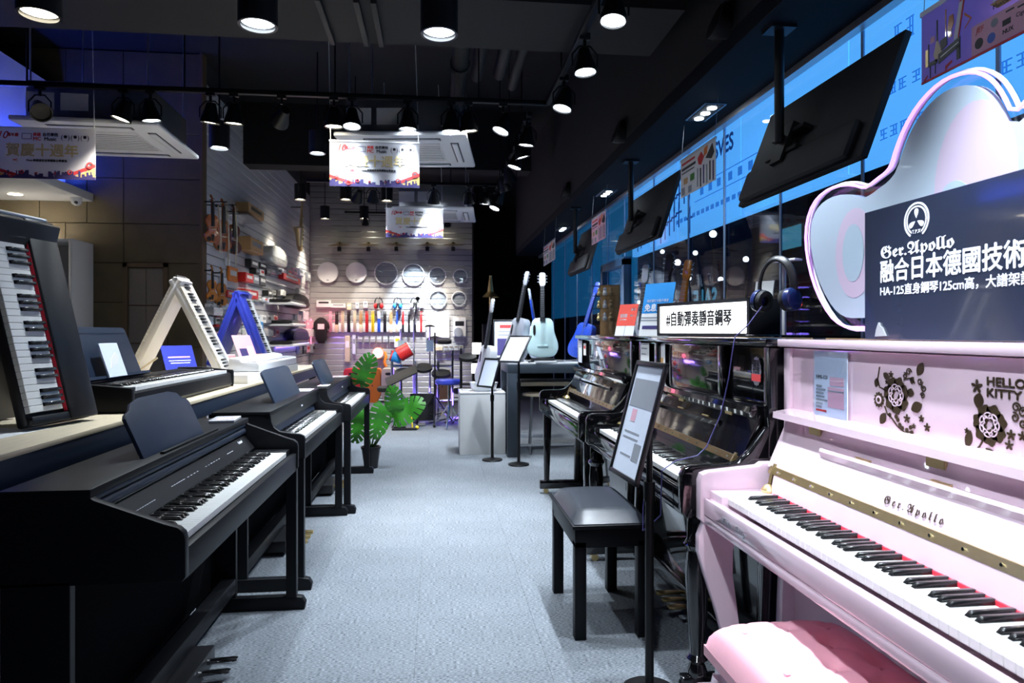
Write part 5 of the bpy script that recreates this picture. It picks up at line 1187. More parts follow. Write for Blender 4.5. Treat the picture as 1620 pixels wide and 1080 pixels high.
hang_poster('large violet poster of instruments and logos hanging at the top right', 1.62, pa.y, pa.y - 1.25 * KP, pa.z, pb_.z, 'banner_pink', kscale([
    ('p', rc(.0, .392, 1.25, .012), 'ink_red'),
    ('p', [(.12, .20), (.135, .20), (.165, .27), (.15, .31), (.115, .31), (.10, .27)], 'wood_light', .0004), ('p', rc(.122, .08, .010, .12), 'ebony', .0004),
    ('p', [(.15, .21), (.20, .20), (.205, .25), (.16, .27)], 'ebony', .0006),
    ('p', [(.22, .10), (.25, .10), (.255, .15), (.235, .18), (.24, .22), (.215, .22), (.205, .17)], 'violin', .0004), ('p', rc(.19, .05, .007, .16), 'violin_amber', .0004),
    ('p', [(.30, .045), (.335, .04), (.29, .25), (.255, .25)], 'red', .0004), ('p', [(.295, .06), (.322, .055), (.282, .25), (.252, .25)], 'paper', .0008),
    ('p', [(.14, .28), (.30, .245), (.30, .295), (.14, .335)], 'ebony', .001), ('p', rc(.275, .29, .025, .075), 'ebony', .001),
    ('p', [(.155, .30), (.29, .27), (.29, .275), (.155, .306)], 'paper', .0014), ('p', rc(.06, .30, .07, .025), 'ebony', .0004), ('p', rc(.07, .32, .006, .07), 'ebony', .0004), ('p', rc(.11, .32, .006, .06), 'ebony', .0004),
    ('p', [(.19, .365), (.24, .35), (.24, .365), (.21, .375), (.19, .395)], 'red', .0004), ('p', [(.02, .385), (.05, .365), (.05, .375), (.025, .40)], 'red', .0004), ('p', rc(.075, .16, .035, .035), 'ink_pink', .0004),
    ('p', [(.33, .13), (.38, .18), (.33, .22), (.335, .21), (.37, .18), (.33, .145)], 'orange', .0004), ('p', rc(.055, .19, .008, .11), 'ebony', .0004), ('p', rc(.035, .22, .02, .10), 'brass', .0004),
    ('t', '代理多個', .095, .44, .06, 'ink_white', .004, .2), ('t', '知名品牌', .095, .52, .135, 'ink_white', .004, .2), ('p', [(.50, .17), (.72, .17), (.70, .21), (.55, .21)], 'wood_mid'),
    ('t', 'Musical Instruments', .034, .52, .195, 'ink_black', .0004), ('p', rc(.38, .235, .87, .155), 'ink_pink'),
    ('t', 'JEF', .04, .41, .27, 'ink_red', .0003, .2), ('p', [(.43 + .028 * math.cos(a), .34 + .028 * math.sin(a)) for a in [2 * PI * i / 18 for i in range(18)]], 'ink_black', .0004),
    ('p', [(.51 + .026 * math.cos(a), .345 + .026 * math.sin(a)) for a in [2 * PI * i / 18 for i in range(18)]], 'blue', .0004), ('t', 'NUX', .03, .58, .35, 'ink_black', .001), ('p', rc(.58, .29, .05, .03), 'ink_black', .0004),
    ('p', [(.53 + .022 * math.cos(a), .275 + .022 * math.sin(a)) for a in [2 * PI * i / 18 for i in range(18)]], 'ink_grey', .0004), ('t', 'Cigrulli', .03, .66, .30, 'ink_black', .0002), ('p', rc(.60, .25, .05, .008), 'ink_black', .0004), ('p', rc(.67, .26, .09, .008), 'ink_black', .0004)]), hook=2.66)
def small_poster(label, x0, x1, yt, yb, X=1.66, m='paper'):
    a, b_, c = on_plane(x0, yt, X=X), on_plane(x1, yt, X=X), on_plane(x0, yb, X=X); w_ = a.y - b_.y; h_ = a.z - c.z
    hang_poster(label, X, a.y, b_.y, a.z, c.z, m, [
        ('p', rc(.04 * w_, .08 * h_, .4 * w_, .06 * h_), 'ink_red'), ('p', rc(.04 * w_, .22 * h_, .42 * w_, .07 * h_), 'ink_black'), ('p', rc(.04 * w_, .35 * h_, .38 * w_, .03 * h_), 'ink_black'),
        ('p', rc(.10 * w_, .52 * h_, .12 * w_, .16 * h_), 'wood_mid'), ('p', rc(.30 * w_, .50 * h_, .12 * w_, .18 * h_), 'leaf'), ('p', rc(.03 * w_, .75 * h_, .10 * w_, .2 * h_), 'ink_grey'), ('p', rc(.24 * w_, .78 * h_, .10 * w_, .18 * h_), 'ink_grey'),
        ('p', [(.52 * w_, .2 * h_), (.62 * w_, .08 * h_), (.7 * w_, .25 * h_), (.62 * w_, .42 * h_), (.54 * w_, .36 * h_)], 'red'), ('p', [(.70 * w_, .05 * h_), (.80 * w_, .02 * h_), (.78 * w_, .22 * h_), (.70 * w_, .25 * h_)], 'orange', .0003), ('p', [(.74 * w_, .32 * h_), (.92 * w_, .05 * h_), (.97 * w_, .3 * h_), (.90 * w_, .42 * h_)], 'ink_black', .0003),
        *[('p', rc((.50 + .085 * i) * w_, (.45 + .04 * (i % 2)) * h_, .035 * w_, .48 * h_), ('ink_grey', 'ink_black', 'ink_navy')[i % 3]) for i in range(6)]], hook=2.66)
small_poster('small instrument poster hanging between the two nearer televisions', 1077, 1132, 257, 314)
small_poster('small pinkish poster hanging beyond the second television', 936, 958, 349, 388, X=1.60, m='ink_pink')
small_poster('tiny poster hanging farthest along the window', 860, 878, 392, 421, X=1.45, m='paper')
# ================================================================== BACK SLAT WALL
def bw(px, py, off=0): return on_plane(px, py, Y=YB - off)
def hook(parent, x, z, L=.10): pass
SC = 13.0 / 1080       # metres per measured unit on the back wall
# cymbals on arms
for i, px in enumerate((537, 583, 627, 676, 717)):
    p = bw(px, 386, .22); t = thing('wall_cymbal', 'brass cymbal on a wall arm above the drum heads, %s from the left' % ORD[i], 'cymbal', (p.x, YB - .22, p.z), group='cymbals on the back wall')
    B().lathe([(.215, -.02), (.12, .0), (.04, .012), (.03, .03), (.001, .034), (.001, .030), (.03, .026), (.04, .008), (.12, -.004)], 28, cap=False).obj('cymbal', 'cymbal', t, rot=(R(4), R((i % 3 - 1) * 3), 0))
    B().cyl((0, 0, -.05), (0, 0, .05), .006, n=8).cyl((0, .21, -.05), (0, 0, -.05), .010, n=8).box(-.035, .035, -.03, .02, -.13, -.05, bev=.004).obj('arm', 'black_metal', t)
# drum heads
for i, (px, py, r_, kind) in enumerate(((519, 431, 16, 0), (564, 431, 16, 0), (611, 432, 18, 1), (654, 434, 17, 1), (692, 436, 13.5, 1), (728, 437, 11.5, 1), (693, 472, 14, 1), (726, 472, 11.5, 1))):
    p = bw(px, py); r_ *= SC; t = thing('spare_drumhead', ('white drum head at the far left of the top row', 'white drum head second from the left of the top row', 'large clear drum head third in the top row', 'brightly lit clear drum head in the middle of the back wall', 'medium clear drum head fifth in the top row', 'small clear drum head at the right end of the top row', 'medium clear drum head in the lower row', 'small clear drum head in the lower row')[i], 'drum head', (p.x, YB - .03, p.z), group='drum heads on the back wall')
    Mq = Matrix.Rotation(PI / 2, 4, 'X')
    B().lathe([(r_ - .012, -.008), (r_, -.008), (r_, .010), (r_ - .012, .012)], 40, Mq, cap=False).obj('hoop', 'white_gloss' if kind else 'drum_white', t)
    B().lathe([(.001, .004), (r_ - .03, .006), (r_ - .012, .010), (r_ - .010, .0), (.001, 0)], 40, Mq).obj('skin', 'drum_white' if kind == 0 else 'clear_acrylic', t)
    B().box(-.02, .02, -.013, -.011, -r_ + .04, -r_ + .06).obj('printed_logo', 'ink_grey', t, smooth=0)
    for s in (-1, 1): B().cyl((s * r_ * .6, .03, -r_ * .85), (s * r_ * .6, -.04, -r_ * .85), .006, n=8).obj('wall_peg', 'black_metal', t)
# ear defenders
for i, (px, c) in enumerate(((599, 'red'), (629, 'blue_sign'), (656, 'white_plastic'))):
    p = bw(px, 480, .06); t = thing('ear_defenders', '%s ear defenders hanging on the back wall' % ('black and red', 'black and light blue', 'black and white')[i], 'ear defenders', (p.x, YB - .06, p.z), group='ear defenders')
    B().tube([(.07 * math.cos(a), 0, .02 + .09 * math.sin(a)) for a in [R(-10 + 200 * k_ / 14) for k_ in range(15)]], .010, 8).obj('headband', 'black_plastic', t)
    for s in (-1, 1): B().sphere((s * .055, -.01, -.05), .05, (.7, .8, 1.1)).obj('ear_cup', c, t); B().sphere((s * .028, -.005, -.05), .042, (.5, .8, 1.1)).obj('cushion', 'black_matte', t)
    B().cyl((0, .06, .105), (0, -.02, .105), .006, n=8).obj('wall_peg', 'steel', t)
# drumsticks and brushes on a white price rail
rl = tag(B().box(bw(523, 520).x, bw(673, 520).x, YB - .035, YB - .005, bw(600, 525).z, bw(600, 511).z, bev=.003).obj('price_rail', 'paper'), 'long white price label strip behind the drumsticks on the back wall', 'label strip')
cols = ['ink_pink', 'ebony', 'wood_light', 'ebony', 'wood_light', 'wood_mid', 'red', 'yellow', 'blue', 'ebony', 'wood_mid', 'blue', 'red', 'ebony', 'steel', 'red']
names = ['pink wooden', 'black', 'pale wooden', 'all black', 'light maple', 'black and tan', 'bright red', 'bright yellow', 'dark blue', 'plain black', 'brown gripped', 'thin blue', 'thin red', 'thin black', 'thin steel', 'dark red']
for i in range(16):
    px = 523 + i * 9.55; p = bw(px, 509, .05); t = thing('drumstick_pair', 'pair of %s drumsticks on the back wall, %s from the left' % (names[i], ORD[i]), 'drumsticks', (p.x, YB - .05, p.z), group='drumsticks on the back wall')
    Lh = .20; w_ = .014 if i < 11 else .009
    for s in (-1, 1):
        B().lathe([(.004, -Lh), (w_, -Lh + .02), (w_, .12), (w_ * .55, Lh - .03), (w_ * .7, Lh - .01), (.003, Lh)], 10, Matrix.Translation((s * w_ * 1.05, 0, 0))).obj('stick', cols[i], t)
    if i in (1, 5, 10, 11, 12, 13, 14): B().box(-w_ * 2.2, w_ * 2.2, -w_ - .003, w_ + .003, -Lh, -Lh * .25, bev=.003).obj('grip', ('wood_light', 0, 0, 0, 'wood_light')[(i - 1) % 5] or 'ebony', t)
    if i == 8: B().box(-.028, .028, -.02, .012, .06, .20, bev=.003).obj('label_sleeve', 'paper', t)
# small packets and boxes
def packet(label, px0, px1, py0, py1, m, dep=.03, lab=None, cat='packet', grp='packets on the back wall', wall='b'):
    a, b_ = bw(px0, py0), bw(px1, py1); t = thing('packet' if cat == 'packet' else cat.replace(' ', '_'), label, cat, ((a.x + b_.x) / 2, YB - .012, (a.z + b_.z) / 2), group=grp); w_, h_ = (b_.x - a.x) / 2, (a.z - b_.z) / 2
    B().box(-w_, w_, -dep, 0, -h_, h_, bev=.004, seg=1).obj('pack', m, t)
    B().box(-w_ * .7, w_ * .7, -dep - .001, -dep, h_ * .1, h_ * .6).obj('printed_label', lab or 'ink_grey', t, smooth=0)
    B().cyl((0, .012, h_ - .01), (0, -dep - .03, h_ - .01), .004, n=6).obj('wall_peg', 'steel', t)
    return t
packet('pink boxed set at the left end of the small row', 501, 524, 475, 486, 'paper', lab='ink_black')
packet('row of slim white packets next to the pink boxed set', 524, 547, 480, 487, 'paper')
packet('small orange and white packet left of the ear defenders', 549, 556, 480, 490, 'wood_light', lab='paper')
packet('small grey packet under the second drum head', 563, 568, 479, 488, 'paper_blue')
packet('small bright white packet left of the red ear defenders', 575, 582, 477, 487, 'paper')
packet('small white packet right of the white ear defenders', 664, 670, 478, 487, 'paper')
for i in range(6): packet('little clear bag of parts under the drumsticks, %s from the left' % ORD[i], 566 + i * 10, 574 + i * 10, 532, 541, 'plastic_film', lab='paper', grp='bags of parts')
packet('yellow and white card with a drum key', 624, 634, 532, 549, 'paper', lab='yellow')
packet('tan wooden bundle hanging low at the left', 546, 554, 531, 572, 'wood_light', .04, 'paper')
packet('blue grey packet hanging beside the tan bundle', 558, 563, 530, 560, 'paper_blue', .03)
packet('white square drum practice pad board', 675, 711, 499, 534, 'drum_white', .025, 'drum_white', 'practice pad', 'pads')
p = bw(690, 519, .04); tag(B().prism([(.05 * math.cos(a), .022 * math.sin(a)) for a in [2 * PI * k_ / 20 for k_ in range(20)]], 0, .003, 'xz').obj('printed_logo', 'ink_grey', bpy.data.objects['practice_pad'], (-.05, -.029, -.0)), '', '') if False else None
packet('white and red boxed practice pad at the right of the wall', 717, 737, 502, 532, 'paper', .05, 'ink_black')
p = bw(725, 525, .07); t = tag(B().lathe([(.001, 0), (.085, 0), (.085, .02), (.001, .02)], 24, Matrix.Rotation(PI / 2, 4, 'X')).obj('rubber_pad', 'ink_grey', None, (p.x, YB - .075, p.z)), 'round dark rubber pad in front of the red white box', 'practice pad')
packet('tan wooden block hanging low at the right', 689, 700, 547, 554, 'wood_light', .06, 'wood_light')
for i in range(4): packet('small clear pack on the lower shelf rail, %s from the left' % ORD[i], 702 + i * 8, 709 + i * 8, 546, 554, 'plastic_film', .05, 'brass', grp='clear packs on the lower rail')
t = thing('tambourine', 'round tambourine with red rim hanging low on the back wall', 'tambourine', tuple(bw(598, 558, .05))); r_ = 9 * SC
B().lathe([(r_ - .01, -.02), (r_, -.02), (r_, .03), (r_ - .01, .03)], 30, Matrix.Rotation(PI / 2, 4, 'X'), cap=False).obj('rim', 'orange', t); B().lathe([(.001, .026), (r_ - .01, .026), (r_ - .01, .03), (.001, .03)], 30, Matrix.Rotation(PI / 2, 4, 'X')).obj('skin', 'drum_white', t)
t = tag(B().tube([(0, 0, .14), (.02, -.01, .05), (-.01, -.01, -.05), (.02, 0, -.14)], [.02, .028, .025, .03], 10).obj('red_strap', 'orange', None, tuple(bw(609, 568, .05))), 'orange red strap hanging beside the tambourine', 'strap')
sx = thing('hoodie', 'black printed shirt hanging at the left of the back wall', 'shirt', tuple(bw(508, 519, .07)))
B().prism(smooth_loop([(-.10, -.28), (.10, -.28), (.11, .05), (.14, -.05), (.16, .06), (.08, .17), (.03, .20), (-.03, .20), (-.08, .17), (-.16, .06), (-.13, -.05), (-.10, .05)], 1), -.02, .02, 'xz', bev=.004).obj('cloth', 'black_matte', sx); B().box(-.06, .06, -.022, -.02, -.02, .08).obj('printed_mark', 'paper', sx, smooth=0)
B().cyl((0, .07, .21), (0, -.01, .21), .006, n=6).obj('wall_peg', 'steel', sx)
# cajons along the base of the back wall
def cajon(label, px0, px1, py0, Y, m, slot=True):
    a, b_ = on_plane(px0, py0, Y=Y), on_plane(px1, py0, Y=Y); t = thing('cajon', label, 'cajon', ((a.x + b_.x) / 2, Y + .15, 0), group='cajons at the back wall'); w_ = (b_.x - a.x) / 2; hh = a.z
    B().prism(smooth_loop([(-w_, 0), (w_, 0), (w_, hh * .88), (w_ * .9, hh * .98), (w_ * .7, hh), (-w_ * .7, hh), (-w_ * .9, hh * .98), (-w_, hh * .88)], 1), -.15, .15, 'xz', bev=.006).obj('body', m, t)
    if slot: B().prism(smooth_loop([(-w_ * .45, hh - .12), (w_ * .45, hh - .12), (w_ * .45, hh - .07), (-w_ * .45, hh - .07)], 2), -.152, -.149, 'xz').obj('hand_slot', 'ebony', t, smooth=0)
    B().cyl((-w_ * .1, -.152, hh * .5), (-w_ * .1, -.149, hh * .5), .012, n=12).obj('badge', 'ebony', t)
cajon('red cajon box at the left behind the plant', 543, 574, 583, 12.35, 'red'); cajon('orange cajon box beside the red one', 578, 602, 583, 12.35, 'orange'); cajon('light wooden cajon box beside the orange one', 603, 626, 583, 12.35, 'wood_light'); cajon('brown wooden cajon at the right behind the drum kit', 688, 714, 586, 12.2, 'wood_mid', False)

# ================================================================== LEFT SLAT WALL
def lw(px, py, off=0.0): return on_plane(px, py, X=XL + off)
def violin(label, px, pyh, pyb, m, rz=R(52)):
    """pyh: scroll, pyb: bottom of body"""
    h_, b_ = lw(px, pyh, .075), lw(px, pyb, .075); L = (h_.z - b_.z); k_ = L / .60
    t = thing('violin', label, 'violin', (XL + .075, b_.y, b_.z), rz, group='violins on the left wall'); t.scale = (k_,) * 3
    pr = [(0, 0), (.06, .008), (.10, .05), (.104, .09), (.085, .125), (.057, .15), (.054, .19), (.068, .22), (.083, .25), (.083, .29), (.06, .335), (.0, .355)]
    P = smooth_loop(pr + [(-x, z) for x, z in pr[-2:0:-1]], 1)
    B().prism(P, -.02, .02, 'xz', bev=.006).obj('body', m, t)
    B().prism([(-.021, .20), (.021, .20), (.012, .50), (-.012, .50)], -.034, -.020, 'xz').obj('fingerboard', 'ebony', t)
    B().box(-.012, .012, -.022, .004, .34, .52, bev=.004).tube([(0, -.008, .52), (0, .0, .56), (0, .018, .585), (0, .03, .57), (0, .022, .555)], [.012, .010, .009, .008, .005], 8).obj('neck', m, t)
    B().prism([(-.02, .10), (.02, .10), (.008, .02), (-.008, .02)], -.030, -.022, 'xz').obj('tailpiece', 'ebony', t); B().box(-.03, .03, -.035, -.020, .16, .165).obj('bridge', 'wood_light', t, smooth=0)
    for s in (-1, 1): B().cyl((0, -.004, .53 + s * .012), (s * .035, -.004, .53 + s * .012), .005, n=8).obj('peg', 'ebony', t)
    B().sphere((-.05, -.022, .04), .03, (1, .4, 1)).obj('chin_rest', 'ebony', t)
    # wall hook
    tk = Matrix.Rotation(-rz, 4, 'Z')
    B().cyl(tuple(tk @ Vector((-.085 / k_, 0, .50))), (0, 0, .50), .008 / k_, n=8).obj('wall_hook', 'black_metal', t)
violin('red brown violin hanging at the upper left of the slat wall', 335, 306, 384, 'violin'); violin('dark orange violin in the middle of the upper violin row', 352, 312, 398, 'violin'); violin('very dark violin at the right of the upper violin row', 369, 321, 402, 'violin_dark')
violin('small orange violin at the left of the lower violin row', 335, 418, 476, 'violin_amber'); violin('amber violin at the right of the lower violin row', 350, 421, 484, 'violin_amber')
for i, (x0, y0, x1, y1) in enumerate(((345, 325, 348, 400), (358, 320, 361, 420), (372, 325, 373, 420))):
    a, b_ = lw(x0, y0, .12), lw(x1, y1, .12); t = thing('violin_bow', 'violin bow hanging beside the upper violins, %s from the left' % ORD[i], 'bow', tuple(a), group='violin bows'); d = b_ - a
    B().tube([(0, 0, 0), tuple(d * .5 + Vector((.015, 0, 0))), tuple(d)], .006, 6).obj('stick', 'wood_light', t); B().cyl((.02, 0, -.02), tuple(d + Vector((.02, 0, 0))), .002, n=4).obj('hair', 'paper', t); B().cyl((-.12, 0, .005), (.01, 0, .005), .006, n=6).obj('wall_hook', 'black_metal', t)
def wallbox(name, label, cat, px0, px1, py0, py1, m, dep=.10, grp=None, m2=None, shape='box'):
    a, b_ = lw(px0, py0, dep * .5), lw(px1, py1, dep * .5); y0, y1 = sorted((a.y, b_.y)); z0, z1 = sorted((a.z, b_.z)); yc_, zc_ = (y0 + y1) / 2, (z0 + z1) / 2; t = thing(name, label, cat, (XL + .002, yc_, zc_), group=grp); w_, h_ = (y1 - y0) / 2, (z1 - z0) / 2
    if shape == 'box': B().box(.004, dep, -w_, w_, -h_, h_, bev=.006, seg=1).obj('pack', m, t)
    elif shape == 'bag': B().prism(smooth_loop([(-w_ * .8, -h_), (w_ * .8, -h_), (w_, -h_ * .2), (w_ * .7, h_), (-w_ * .7, h_), (-w_, -h_ * .2)], 2), .004, dep, 'yz', bev=.012).obj('pouch', m, t)
    elif shape == 'shelf':
        B().box(0, dep, -w_, w_, -.012, 0).obj('shelf_board', m, t, smooth=0); B().box(0, .01, -w_, w_, -.06, 0).obj('bracket', m, t, smooth=0); return t
    B().box(dep, dep + .001, -w_ * .7, w_ * .7, -h_ * .2, h_ * .5).obj('printed_label', m2 or 'paper', t, smooth=0)
    B().cyl((0, 0, h_ - .004), (dep + .02, 0, h_ - .004), .004, n=6).obj('wall_peg', 'steel', t)
    return t
wallbox('wooden_box', 'small open wooden box with a dark pouch on the upper shelf of the slat wall', 'box', 382, 407, 319, 350, 'wood_mid', .16, m2='ebony')
wallbox('wooden_box', 'small wooden box below on the slat wall with a clear pack in it', 'box', 385, 406, 373, 404, 'wood_mid', .16, m2='plastic_film')
wallbox('wall_shelf', 'clear plastic shelf under the upper wooden box', 'shelf', 375, 400, 345, 346, 'plastic_film', .22, shape='shelf')
wallbox('clear_bag', 'bundle of clear plastic string bags hanging in the middle of the slat wall', 'bag', 417, 448, 382, 426, 'plastic_film', .14, m2='ink_grey', shape='bag')
sax = thing('saxophone', 'golden saxophone hanging high at the far end of the slat wall', 'saxophone', tuple(lw(476, 362, .16)))
B().tube([(0, 0, .42), (.02, -.03, .46), (.02, .0, .40), (.0, .0, .1), (0, .0, -.25), (0, -.05, -.33), (0, -.12, -.28), (.0, -.16, -.12), (.0, -.20, .0)], [.010, .012, .016, .024, .034, .04, .045, .055, .085], 12).obj('body', 'brass', sax)
for k_ in range(7): B().cyl((.03, 0, .2 - k_ * .06), (.045, 0, .2 - k_ * .06), .016, n=10).obj('key_cup', 'brass', sax)
B().cyl((-.16, 0, .35), (0, 0, .35), .008, n=6).obj('wall_hook', 'black_metal', sax)
L = [('book', 'orange music book tilted on the slat wall beside the small violins', 'book', 360, 374, 420, 447, 'orange', .03), ('book', 'red and yellow book tilted on the slat wall lower down', 'book', 358, 372, 458, 472, 'red', .03),
     ('packet', 'white price tag card hanging before the lower violins', 'tag', 348, 357, 437, 457, 'paper', .03), ('packet', 'white card beside the violin bows', 'tag', 356, 362, 407, 421, 'paper', .03),
     ('box', 'dark red box on the slat wall shelf', 'box', 382, 394, 430, 448, 'red', .10), ('box', 'deep red case on the lower slat wall shelf', 'box', 381, 402, 456, 474, 'red', .10),
     ('packet', 'black accessories pack hanging under the lower wooden box', 'packet', 392, 404, 409, 426, 'black_plastic', .08), ('packet', 'black cable pack hanging right of the accessories pack', 'packet', 406, 417, 414, 428, 'black_matte', .08),
     ('packet', 'dark grey packs hanging left of the white label row', 'packet', 396, 405, 434, 450, 'ink_grey', .08), ('packet', 'black small packs near the white label row', 'packet', 406, 416, 436, 453, 'black_plastic', .08),
     ('label_strip', 'white strip of four labels on the slat wall', 'label strip', 417, 450, 442, 454, 'paper', .06), ('packet', 'red and yellow string packs at the right of the slat wall', 'packet', 444, 471, 431, 450, 'red', .08),
     ('packet', 'white strings pack beyond the red packs', 'packet', 474, 480, 432, 450, 'paper', .06), ('packet', 'grey pack near the wall corner', 'packet', 484, 489, 430, 446, 'ink_grey', .06), ('packet', 'white pack near the wall corner lower', 'packet', 470, 482, 455, 468, 'plastic_film', .06),
     ('packet', 'row of clear boxes under the small violins', 'packet', 330, 345, 485, 500, 'plastic_film', .10), ('packet', 'white boxes under the red books', 'packet', 365, 378, 480, 497, 'paper', .10), ('packet', 'grey boxes low on the slat wall left', 'packet', 345, 362, 505, 520, 'ink_grey', .10),
     ('bottle_pack', 'red bottle standing on the low slat wall shelf', 'bottle', 338, 344, 497, 517, 'red', .06), ('packet', 'small white pack over the purple light', 'packet', 468, 474, 497, 508, 'paper', .06), ('packet', 'white pack at the right over the purple light', 'packet', 476, 485, 492, 506, 'paper', .06),
     ('packet', 'pink lit white packs low by the corner', 'packet', 478, 498, 520, 532, 'paper', .08), ('packet', 'blue cloth pack under the blue folding piano', 'packet', 396, 410, 508, 530, 'blue_sign', .10), ('packet', 'grey clear packs low in the middle', 'packet', 392, 408, 533, 548, 'plastic_film', .10)]
for (nm, lb_, ct, a, b_, c, d, m, dp) in L: wallbox(nm, lb_, ct, a, b_, c, d, m, dp, 'goods on the left slat wall', shape='box')
wallbox('bag', 'black fur pouch hanging on the slat wall near the corner', 'bag', 453, 483, 461, 490, 'black_matte', .16, m2='black_matte', shape='bag')
wallbox('bag', 'dark violet shoulder bag low on the slat wall', 'bag', 455, 482, 519, 540, 'ink_navy', .16, m2='ink_navy', shape='bag')
# many small packs pegged in rows
rowsp = [(398, 478, 424, 12, 9), (418, 450, 458, 10, 4), (326, 376, 480, 12, 7), (326, 380, 500, 13, 6), (404, 436, 470, 9, 4), (460, 496, 506, 12, 5), (326, 372, 524, 12, 5), (380, 436, 498, 14, 6), (470, 496, 545, 14, 4), (384, 440, 520, 12, 6)]
pcol = [('grey', 'ink_grey'), ('white', 'paper'), ('clear', 'plastic_film'), ('black', 'black_plastic'), ('pale blue', 'paper_blue'), ('pinkish', 'ink_pink'), ('clear', 'plastic_film'), ('white', 'paper')]
rr = random.Random(3)
for ri, (xa, xb, yy, hh, n) in enumerate(rowsp):
    for i in range(n):
        xm = xa + (xb - xa) * (i + .5) / n; ww = (xb - xa) / n * .36; cn, cm_ = pcol[rr.randrange(len(pcol))]
        wallbox('hanging_packet', 'small %s packet, %s in the %s row of pegged packs on the slat wall' % (cn, ORD[i], ORD[ri]), 'packet', xm - ww, xm + ww, yy + rr.uniform(-1, 1), yy + hh + rr.uniform(-2, 2), cm_, rr.uniform(.04, .09), 'pegged packs on the left wall', m2=('ink_black', 'ink_red', 'paper', 'ink_grey')[rr.randrange(4)])
# music keyboards on wall brackets
for i, (px0, px1, py) in enumerate(((437, 462, 478), (440, 462, 512), (440, 468, 545))):
    a, b_ = lw(px0, py, .15), lw(px1, py, .15); t = thing('wall_keyboard', 'small dark %s on white wall bracket, %s from the top' % ('keyboard', ORD[i]), 'keyboard', (XL, (a.y + b_.y) / 2, a.z), group='small keyboards on wall brackets'); w_ = abs(b_.y - a.y) / 2
    B().box(.03, .34, -w_, w_, 0, .05, bev=.012).obj('case', 'black_plastic', t); B().box(.30, .36, -w_, w_, -.03, .01, bev=.01).box(0, .32, -w_, -w_ + .03, -.03, 0, bev=.004).obj('bracket', 'white_plastic', t)
led = tag(B().box(XL + .02, XL + .04, 10.2, 12.6, 1.02, 1.05).obj('led_strip', 'led_violet'), 'violet LED strip glowing low on the left slat wall', 'light strip'); light('violet_glow', 'AREA', (XL + .35, 11.3, 1.15), (0, R(-70), 0), 7, (.35, .2, 1.0), led, sx=.2, sy=2.2)
led = tag(B().box(XL + .03, XL + .05, YB - .12, YB - .10, .9, 1.5).obj('led_strip', 'led_pink'), 'pink LED strip standing in the corner of the slat walls', 'light strip'); light('pink_glow', 'POINT', (XL + .35, YB - .45, 1.5), (0, 0, 0), 1.6, (1.0, .15, .3), led, size=.15)

# ================================================================== DRUM KIT
def tripod(name, label, loc, h_, spread=.28, top=None, m='chrome', rz=0, grp='drum hardware'):
    t = thing(name, label, 'stand', loc, rz, group=grp)
    B().cyl((0, 0, .12), (0, 0, h_ * .55), .016, n=10).cyl((0, 0, h_ * .5), (0, 0, h_), .011, n=10).obj('pole', m, t)
    for a in range(3):
        c, s = math.cos(a * 2 * PI / 3 + .5), math.sin(a * 2 * PI / 3 + .5)
        B().tube([(0, 0, .40), (c * spread, s * spread, .02)], .010, 8).tube([(0, 0, .14), (c * spread * .62, s * spread * .62, .16)], .007, 6).sphere((c * spread, s * spread, .02), .02).obj('leg', m, t)
    return t
def pad(parent, loc, rot, r_, m='black_matte', rim='black_plastic'):
    Mq = Matrix.Translation(loc) @ Matrix.Rotation(rot[0], 4, 'X') @ Matrix.Rotation(rot[1], 4, 'Y')
    B().lathe([(.001, 0), (r_, 0), (r_, .04), (.001, .045)], 24, Mq).obj('drum_pad', m, parent)
KY = 9.6
def at(px, py, Y): return on_plane(px, py, Y=Y)
t = tripod('drum_stand', 'tall chrome drum stand with a small red drum at the top', (at(655, 600, KY).x, KY, 0), 1.40)
B().cyl((0, 0, 1.40), (.05, -.02, 1.72), .009, n=8).sphere((.05, -.02, 1.72), .03).obj('microphone_boom', 'black_metal', t)
rd = thing('hand_drum', 'small red and white drum tilted on the drum rack', 'drum', (at(640, 556, KY - .1).x, KY - .1, at(640, 556, KY).z)); B().lathe([(.001, -.09), (.10, -.09), (.10, .08), (.094, .09), (.001, .09)], 24, Matrix.Rotation(R(60), 4, 'Y')).obj('shell', 'red', rd); B().lathe([(.001, .091), (.10, .091), (.10, .10), (.001, .102)], 24, Matrix.Rotation(R(60), 4, 'Y')).obj('head', 'drum_white', rd)
rd = thing('hand_drum', 'small blue and red drum tilted lower on the drum rack', 'drum', (at(626, 565, KY).x, KY, at(626, 565, KY).z)); B().lathe([(.001, -.08), (.07, -.08), (.07, .05), (.001, .05)], 20, Matrix.Rotation(R(-70), 4, 'Y')).obj('shell', 'blue_sign', rd); B().lathe([(.001, .051), (.075, .051), (.075, .07), (.001, .07)], 20, Matrix.Rotation(R(-70), 4, 'Y')).obj('head', 'red', rd)
ek = thing('drum_kit', 'black electronic drum kit on a chrome rack with violet light', 'drum kit', (at(668, 660, KY).x, KY, 0))
rk = B()
for x in (-.42, -.08, .22, .42): rk.cyl((x, .05 * (1 if abs(x) > .3 else -1), .02), (x, .05 * (1 if abs(x) > .3 else -1), 1.0 if abs(x) > .3 else .85), .018, n=10)
rk.cyl((-.42, .05, .78), (.42, .05, .78), .018, n=10).cyl((-.42, .05, .30), (-.08, -.05, .30), .014, n=10).cyl((.22, -.05, .30), (.42, .05, .30), .014, n=10)
for x in (-.42, -.08, .22, .42): rk.cyl((x - .12, -.2, .012), (x + .12, .2, .012), .014, n=8)
rk.obj('rack', 'chrome', ek)
pad(ek, (-.24, -.12, .68), (R(20), 0), .13); pad(ek, (.02, -.05, .74), (R(25), 0), .12); pad(ek, (.26, -.1, .66), (R(20), 0), .13); pad(ek, (.30, .05, 1.10), (R(8), 0), .11, 'black_plastic')
